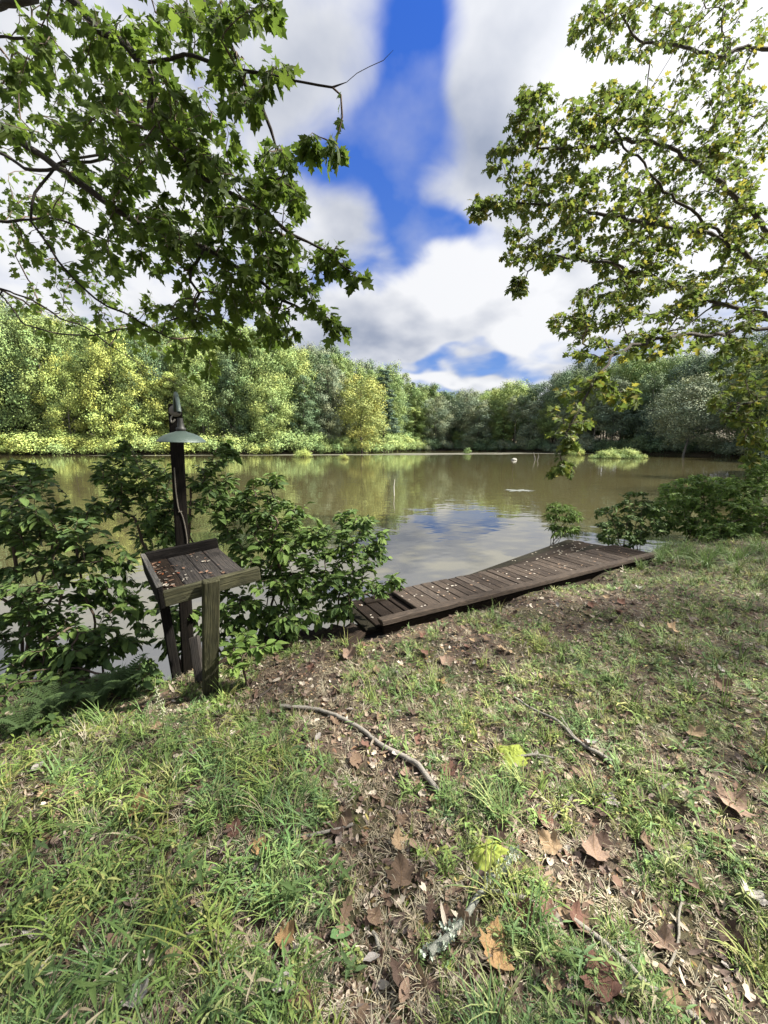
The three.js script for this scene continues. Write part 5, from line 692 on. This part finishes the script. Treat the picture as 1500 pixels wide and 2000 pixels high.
// sticks
{
  const rough = c => std(c, 0.95, { map: barkTex.map, bumpMap: barkTex.bump, bumpScale: 0.0015 });
  const G_ = pts => pts.map(([x, y]) => onGround(x, y)), stickM = rough(C(0.36, 0.33, 0.28)), pale = rough(C(0.42, 0.39, 0.32)), dk = rough(C(0.10, 0.08, 0.065)), lich = rough(C(0.34, 0.35, 0.29));
  const stick = (name, pts, r0, r1, m, label, up = 0.6) => { const c = curve(G_(pts).map(p => p.add(V(0, r0 * up + 0.014, 0))), 0.03).map((p, i) => p.add(V(0.004 * n2(i * 0.7, r0 * 900), 0.002 * n2(i, 7), 0.004 * n2(i * 0.7, 30)))); return tag(mesh(name, tube(c, c.map((_, i) => lerp(r0, r1, i / (c.length - 1)) * (1 + 0.12 * n2(i * 0.5, r0 * 500))), 9, 4), m), label, 'stick'); };
  stick('curved_root', [[548, 1385], [610, 1390], [660, 1405], [705, 1430], [745, 1462], [790, 1485], [820, 1505], [845, 1540], [858, 1556]], 0.010, 0.012, stickM, 'curved pale grey root snaking across the middle of the clearing');
  stick('thin_stick', [[1005, 1368], [1040, 1390], [1090, 1415], [1130, 1455], [1170, 1478], [1195, 1494]], 0.006, 0.009, stickM, 'thin long twig on the turf right of the curved root');
  stick('thin_stick', [[1095, 1405], [1118, 1440], [1140, 1462]], 0.005, 0.005, stickM, 'short twig leaning on the thin long twig');
  const lb = [[838, 1872], [870, 1845], [912, 1795], [938, 1755], [965, 1722], [1005, 1680]], L = stick('lichen_branch', lb, 0.012, 0.007, lich, 'lichen covered branch lying on the near ground');
  stick('long_stick', [[955, 1750], [1030, 1765], [1085, 1785], [1140, 1820], [1200, 1868], [1260, 1930], [1310, 1965], [1375, 2015]], 0.006, 0.008, pale, 'long bare pale stick running toward the near right', 0.9);
  stick('short_stick', [[578, 1642], [620, 1636], [690, 1618]], 0.006, 0.006, stickM, 'short grey stick on the left of the bare trail');
  stick('thin_stick', [[1330, 1742], [1326, 1800], [1322, 1850], [1305, 1895]], 0.003, 0.004, pale, 'thin upright twig lying near the right leaf');
  stick('thin_stick', [[1118, 1560], [1100, 1585], [1080, 1605]], 0.004, 0.004, stickM, 'little twig by the red brown leaf');
  stick('short_stick', [[1005, 1485], [1045, 1480], [1085, 1487]], 0.006, 0.004, stickM, 'short stick touching the small moss cushion');
  stick('dark_stick', [[505, 1368], [525, 1352], [533, 1345]], 0.007, 0.005, dk, 'dark broken stick before the tray table');
  stick('dark_stick', [[370, 1424], [400, 1408], [432, 1392]], 0.006, 0.005, dk, 'dark stick in the shaded grass under the table');
  stick('short_stick', [[728, 1830], [738, 1850], [742, 1862]], 0.006, 0.006, pale, 'stubby pale stick on the bare trail');
  // lichen frills on the branch: each tuft rides on the branch as one part
  const r = rng(911), lm = leafMat(C(0.46, 0.52, 0.42), { transmission: 0.1, roughness: 1 }), gs = [], pts = curve(G_(lb), 0.02);
  for (let i = 0; i < 260; i++) { const t = r() < 0.5 ? 0.3 * r() : 0.62 + 0.38 * r(), p = pts[Math.min(pts.length - 1, (t * pts.length) | 0)].clone().add(V((r() - 0.5) * 0.035, 0.012 + 0.016 * r(), (r() - 0.5) * 0.035)), g = bladeFrom(deadHalf.chip, { fold: 0.6, bend: -0.4, centre: 0.4 }); g.applyMatrix4(leafMatrix(p, V(r() - 0.5, r() * 0.8, r() - 0.5), V(r() - 0.5, 1, r() - 0.5), 0.008 + 0.012 * r())); gs.push(g); }
  stuff(mesh('lichen', mergeGeometries(gs), lm, L));
}
// moss cushions
{
  const mm = [std(C(0.235, 0.28, 0.05), 1), std(C(0.17, 0.21, 0.04), 1)], r = rng(921);
  for (const [px, py, R, label] of [[955, 1672, 0.075, 'bright yellow-green moss cushion beside the lichen branch'], [1000, 1478, 0.085, 'flat bright moss cushion by the short stick'], [857, 1568, 0.024, 'tiny round moss cushion at the end of the curved root'], [880, 1892, 0.03, 'dull moss cushion beside the large orange leaf'], [1335, 1658, 0.03, 'small moss cushion in the right turf']]) {
    const c = onGround(px, py), o = mesh('moss_cushion', (() => { const N = 40, K = 12, pos = [0, 0.26 * R, 0], ix = []; for (let k = 1; k <= K; k++) for (let i = 0; i < N; i++) { const a = i / N * 6.283, t = k / K, rr = R * t * (1 + 0.28 * n2(Math.cos(a) * 1.2 + px, Math.sin(a) * 1.2) + 0.04 * n2(Math.cos(a) * 6 + px, Math.sin(a) * 6)), x = rr * Math.cos(a), z = rr * Math.sin(a); pos.push(x, land(c.x + x, c.z + z) - c.y + 0.30 * R * (1 - t ** 3) + R * 0.10 * n2(x * 60, z * 60) * (1 - t * t) + R * 0.05 * n2(x * 190, z * 190) * (1 - t * t) - 0.006 * t ** 6, z); } for (let i = 0; i < N; i++) { const j = (i + 1) % N; ix.push(0, 1 + j, 1 + i); for (let k = 1; k < K; k++) { const a = 1 + (k - 1) * N, b = 1 + k * N; ix.push(a + i, a + j, b + i, b + i, a + j, b + j); } } const g = new THREE.BufferGeometry(); g.setAttribute('position', new THREE.Float32BufferAttribute(pos, 3)); g.setIndex(ix); g.computeVertexNormals(); return g; })(), mm[R > 0.05 ? 0 : 1]); o.position.copy(c); o.scale.set(1.1, 1, 0.72); tag(o, label, 'moss');
    const fz = tuft(px, 260, 0.011, 0.0016, 0.7, 1), q = fz.attributes.position; // fuzz of shoots
    const sh = []; for (let i = 0; i < 420 * R / 0.08; i++) { const a = r() * 6.28, t = Math.sqrt(r()) * 0.95, x = R * t * Math.cos(a), z = R * t * Math.sin(a), g = tuft(i + px, 3, 0.005, 0.0016, 0.6, 1); g.translate(x, land(c.x + x, c.z + z) - c.y + 0.28 * R * (1 - t ** 3), z); sh.push(g); }
    stuff(mesh('shoots', mergeGeometries(sh), mm[R > 0.05 ? 0 : 1], o));
  }
}
// leafy weeds
{
  const wm = [leafMat(C(0.10, 0.17, 0.045)), leafMat(C(0.135, 0.21, 0.052)), leafMat(C(0.085, 0.145, 0.045))], r = rng(931), gs = [sprig(21, 10, 0.13, 0.05, 1.1), sprig(22, 12, 0.18, 0.052, 1.0), sprig(23, 8, 0.09, 0.042, 1.5)];
  const spots = [[330, 1420], [350, 1450], [210, 1560], [95, 1560], [150, 1640], [60, 1690], [120, 1760], [310, 1610], [375, 1660], [460, 1590], [30, 1800], [370, 1800], [330, 1850], [700, 1560], [640, 1790], [560, 1760], [980, 1600], [930, 1570], [1020, 1560], [1240, 1620], [700, 1910], [100, 1920], [200, 1850], [1470, 1500], [1380, 1300], [20, 1560], [260, 1500], [420, 1500], [490, 1440], [600, 1480], [410, 1730], [270, 1950], [400, 1960], [680, 1720], [1130, 1900], [1420, 1700], [1330, 1580]];
  spots.forEach(([px, py], i) => { const m = mesh('leafy_weed', gs[i % 3], wm[i % 3]); m.position.copy(onGround(px, py)); m.rotation.y = r() * 6; m.scale.setScalar(0.6 + 0.5 * r()); tag(m, px < 520 ? 'small leafy green weed in the thick left grass' : 'small leafy green weed on the open turf', 'weed', px < 520 ? 'leafy weeds in the thick left grass' : 'leafy weeds on the open turf'); });
  // one tall flowering weed before the tray table
  const p = onGround(322, 1500), o = thing('flowering_weed', 'tall thin weed with pale tiny flowers before the tray table', 'weed', [p.x, p.y, p.z]), top = at(305, 1345, project(p).d).sub(p), c = curve([V(0, -0.02, 0), top.clone().multiplyScalar(0.5).add(V(0.02, 0, 0)), top], 0.02), gm = std(C(0.2, 0.22, 0.1), 0.9);
  mesh('stem', tube(c, c.map((_, i) => lerp(0.0022, 0.0012, i / c.length)), 5), gm, o);
  const fl = [], lf = []; for (let i = 0; i < 70; i++) { const t = 0.62 + 0.38 * r(), b = c[Math.min(c.length - 1, (t * c.length) | 0)], e = b.clone().add(V((r() - 0.5), 0.25 + 0.4 * r(), (r() - 0.5)).multiplyScalar(0.06 * (1.25 - t))); fl.push(tube([b, e], [0.0008, 0.0005], 3)); const s = new THREE.IcosahedronGeometry(0.0028, 0); s.translate(e.x, e.y, e.z); lf.push(s); }
  stuff(mesh('flower_stalks', mergeGeometries(fl), gm, o)); stuff(mesh('flowers', mergeGeometries(lf), std(C(0.55, 0.55, 0.38), 0.9), o));
  for (let i = 0; i < 9; i++) { const t = 0.05 + 0.55 * i / 9, b = c[(t * c.length) | 0], a = i * 2.4, m = mesh('leaf', G.lance[i % 2], wm[1], o); leafMatrix(b, V(Math.cos(a), 0.3, Math.sin(a)), V(0, 1, 0), 0.07).decompose(m.position, m.quaternion, m.scale); }
}
renderer.render(scene, camera);
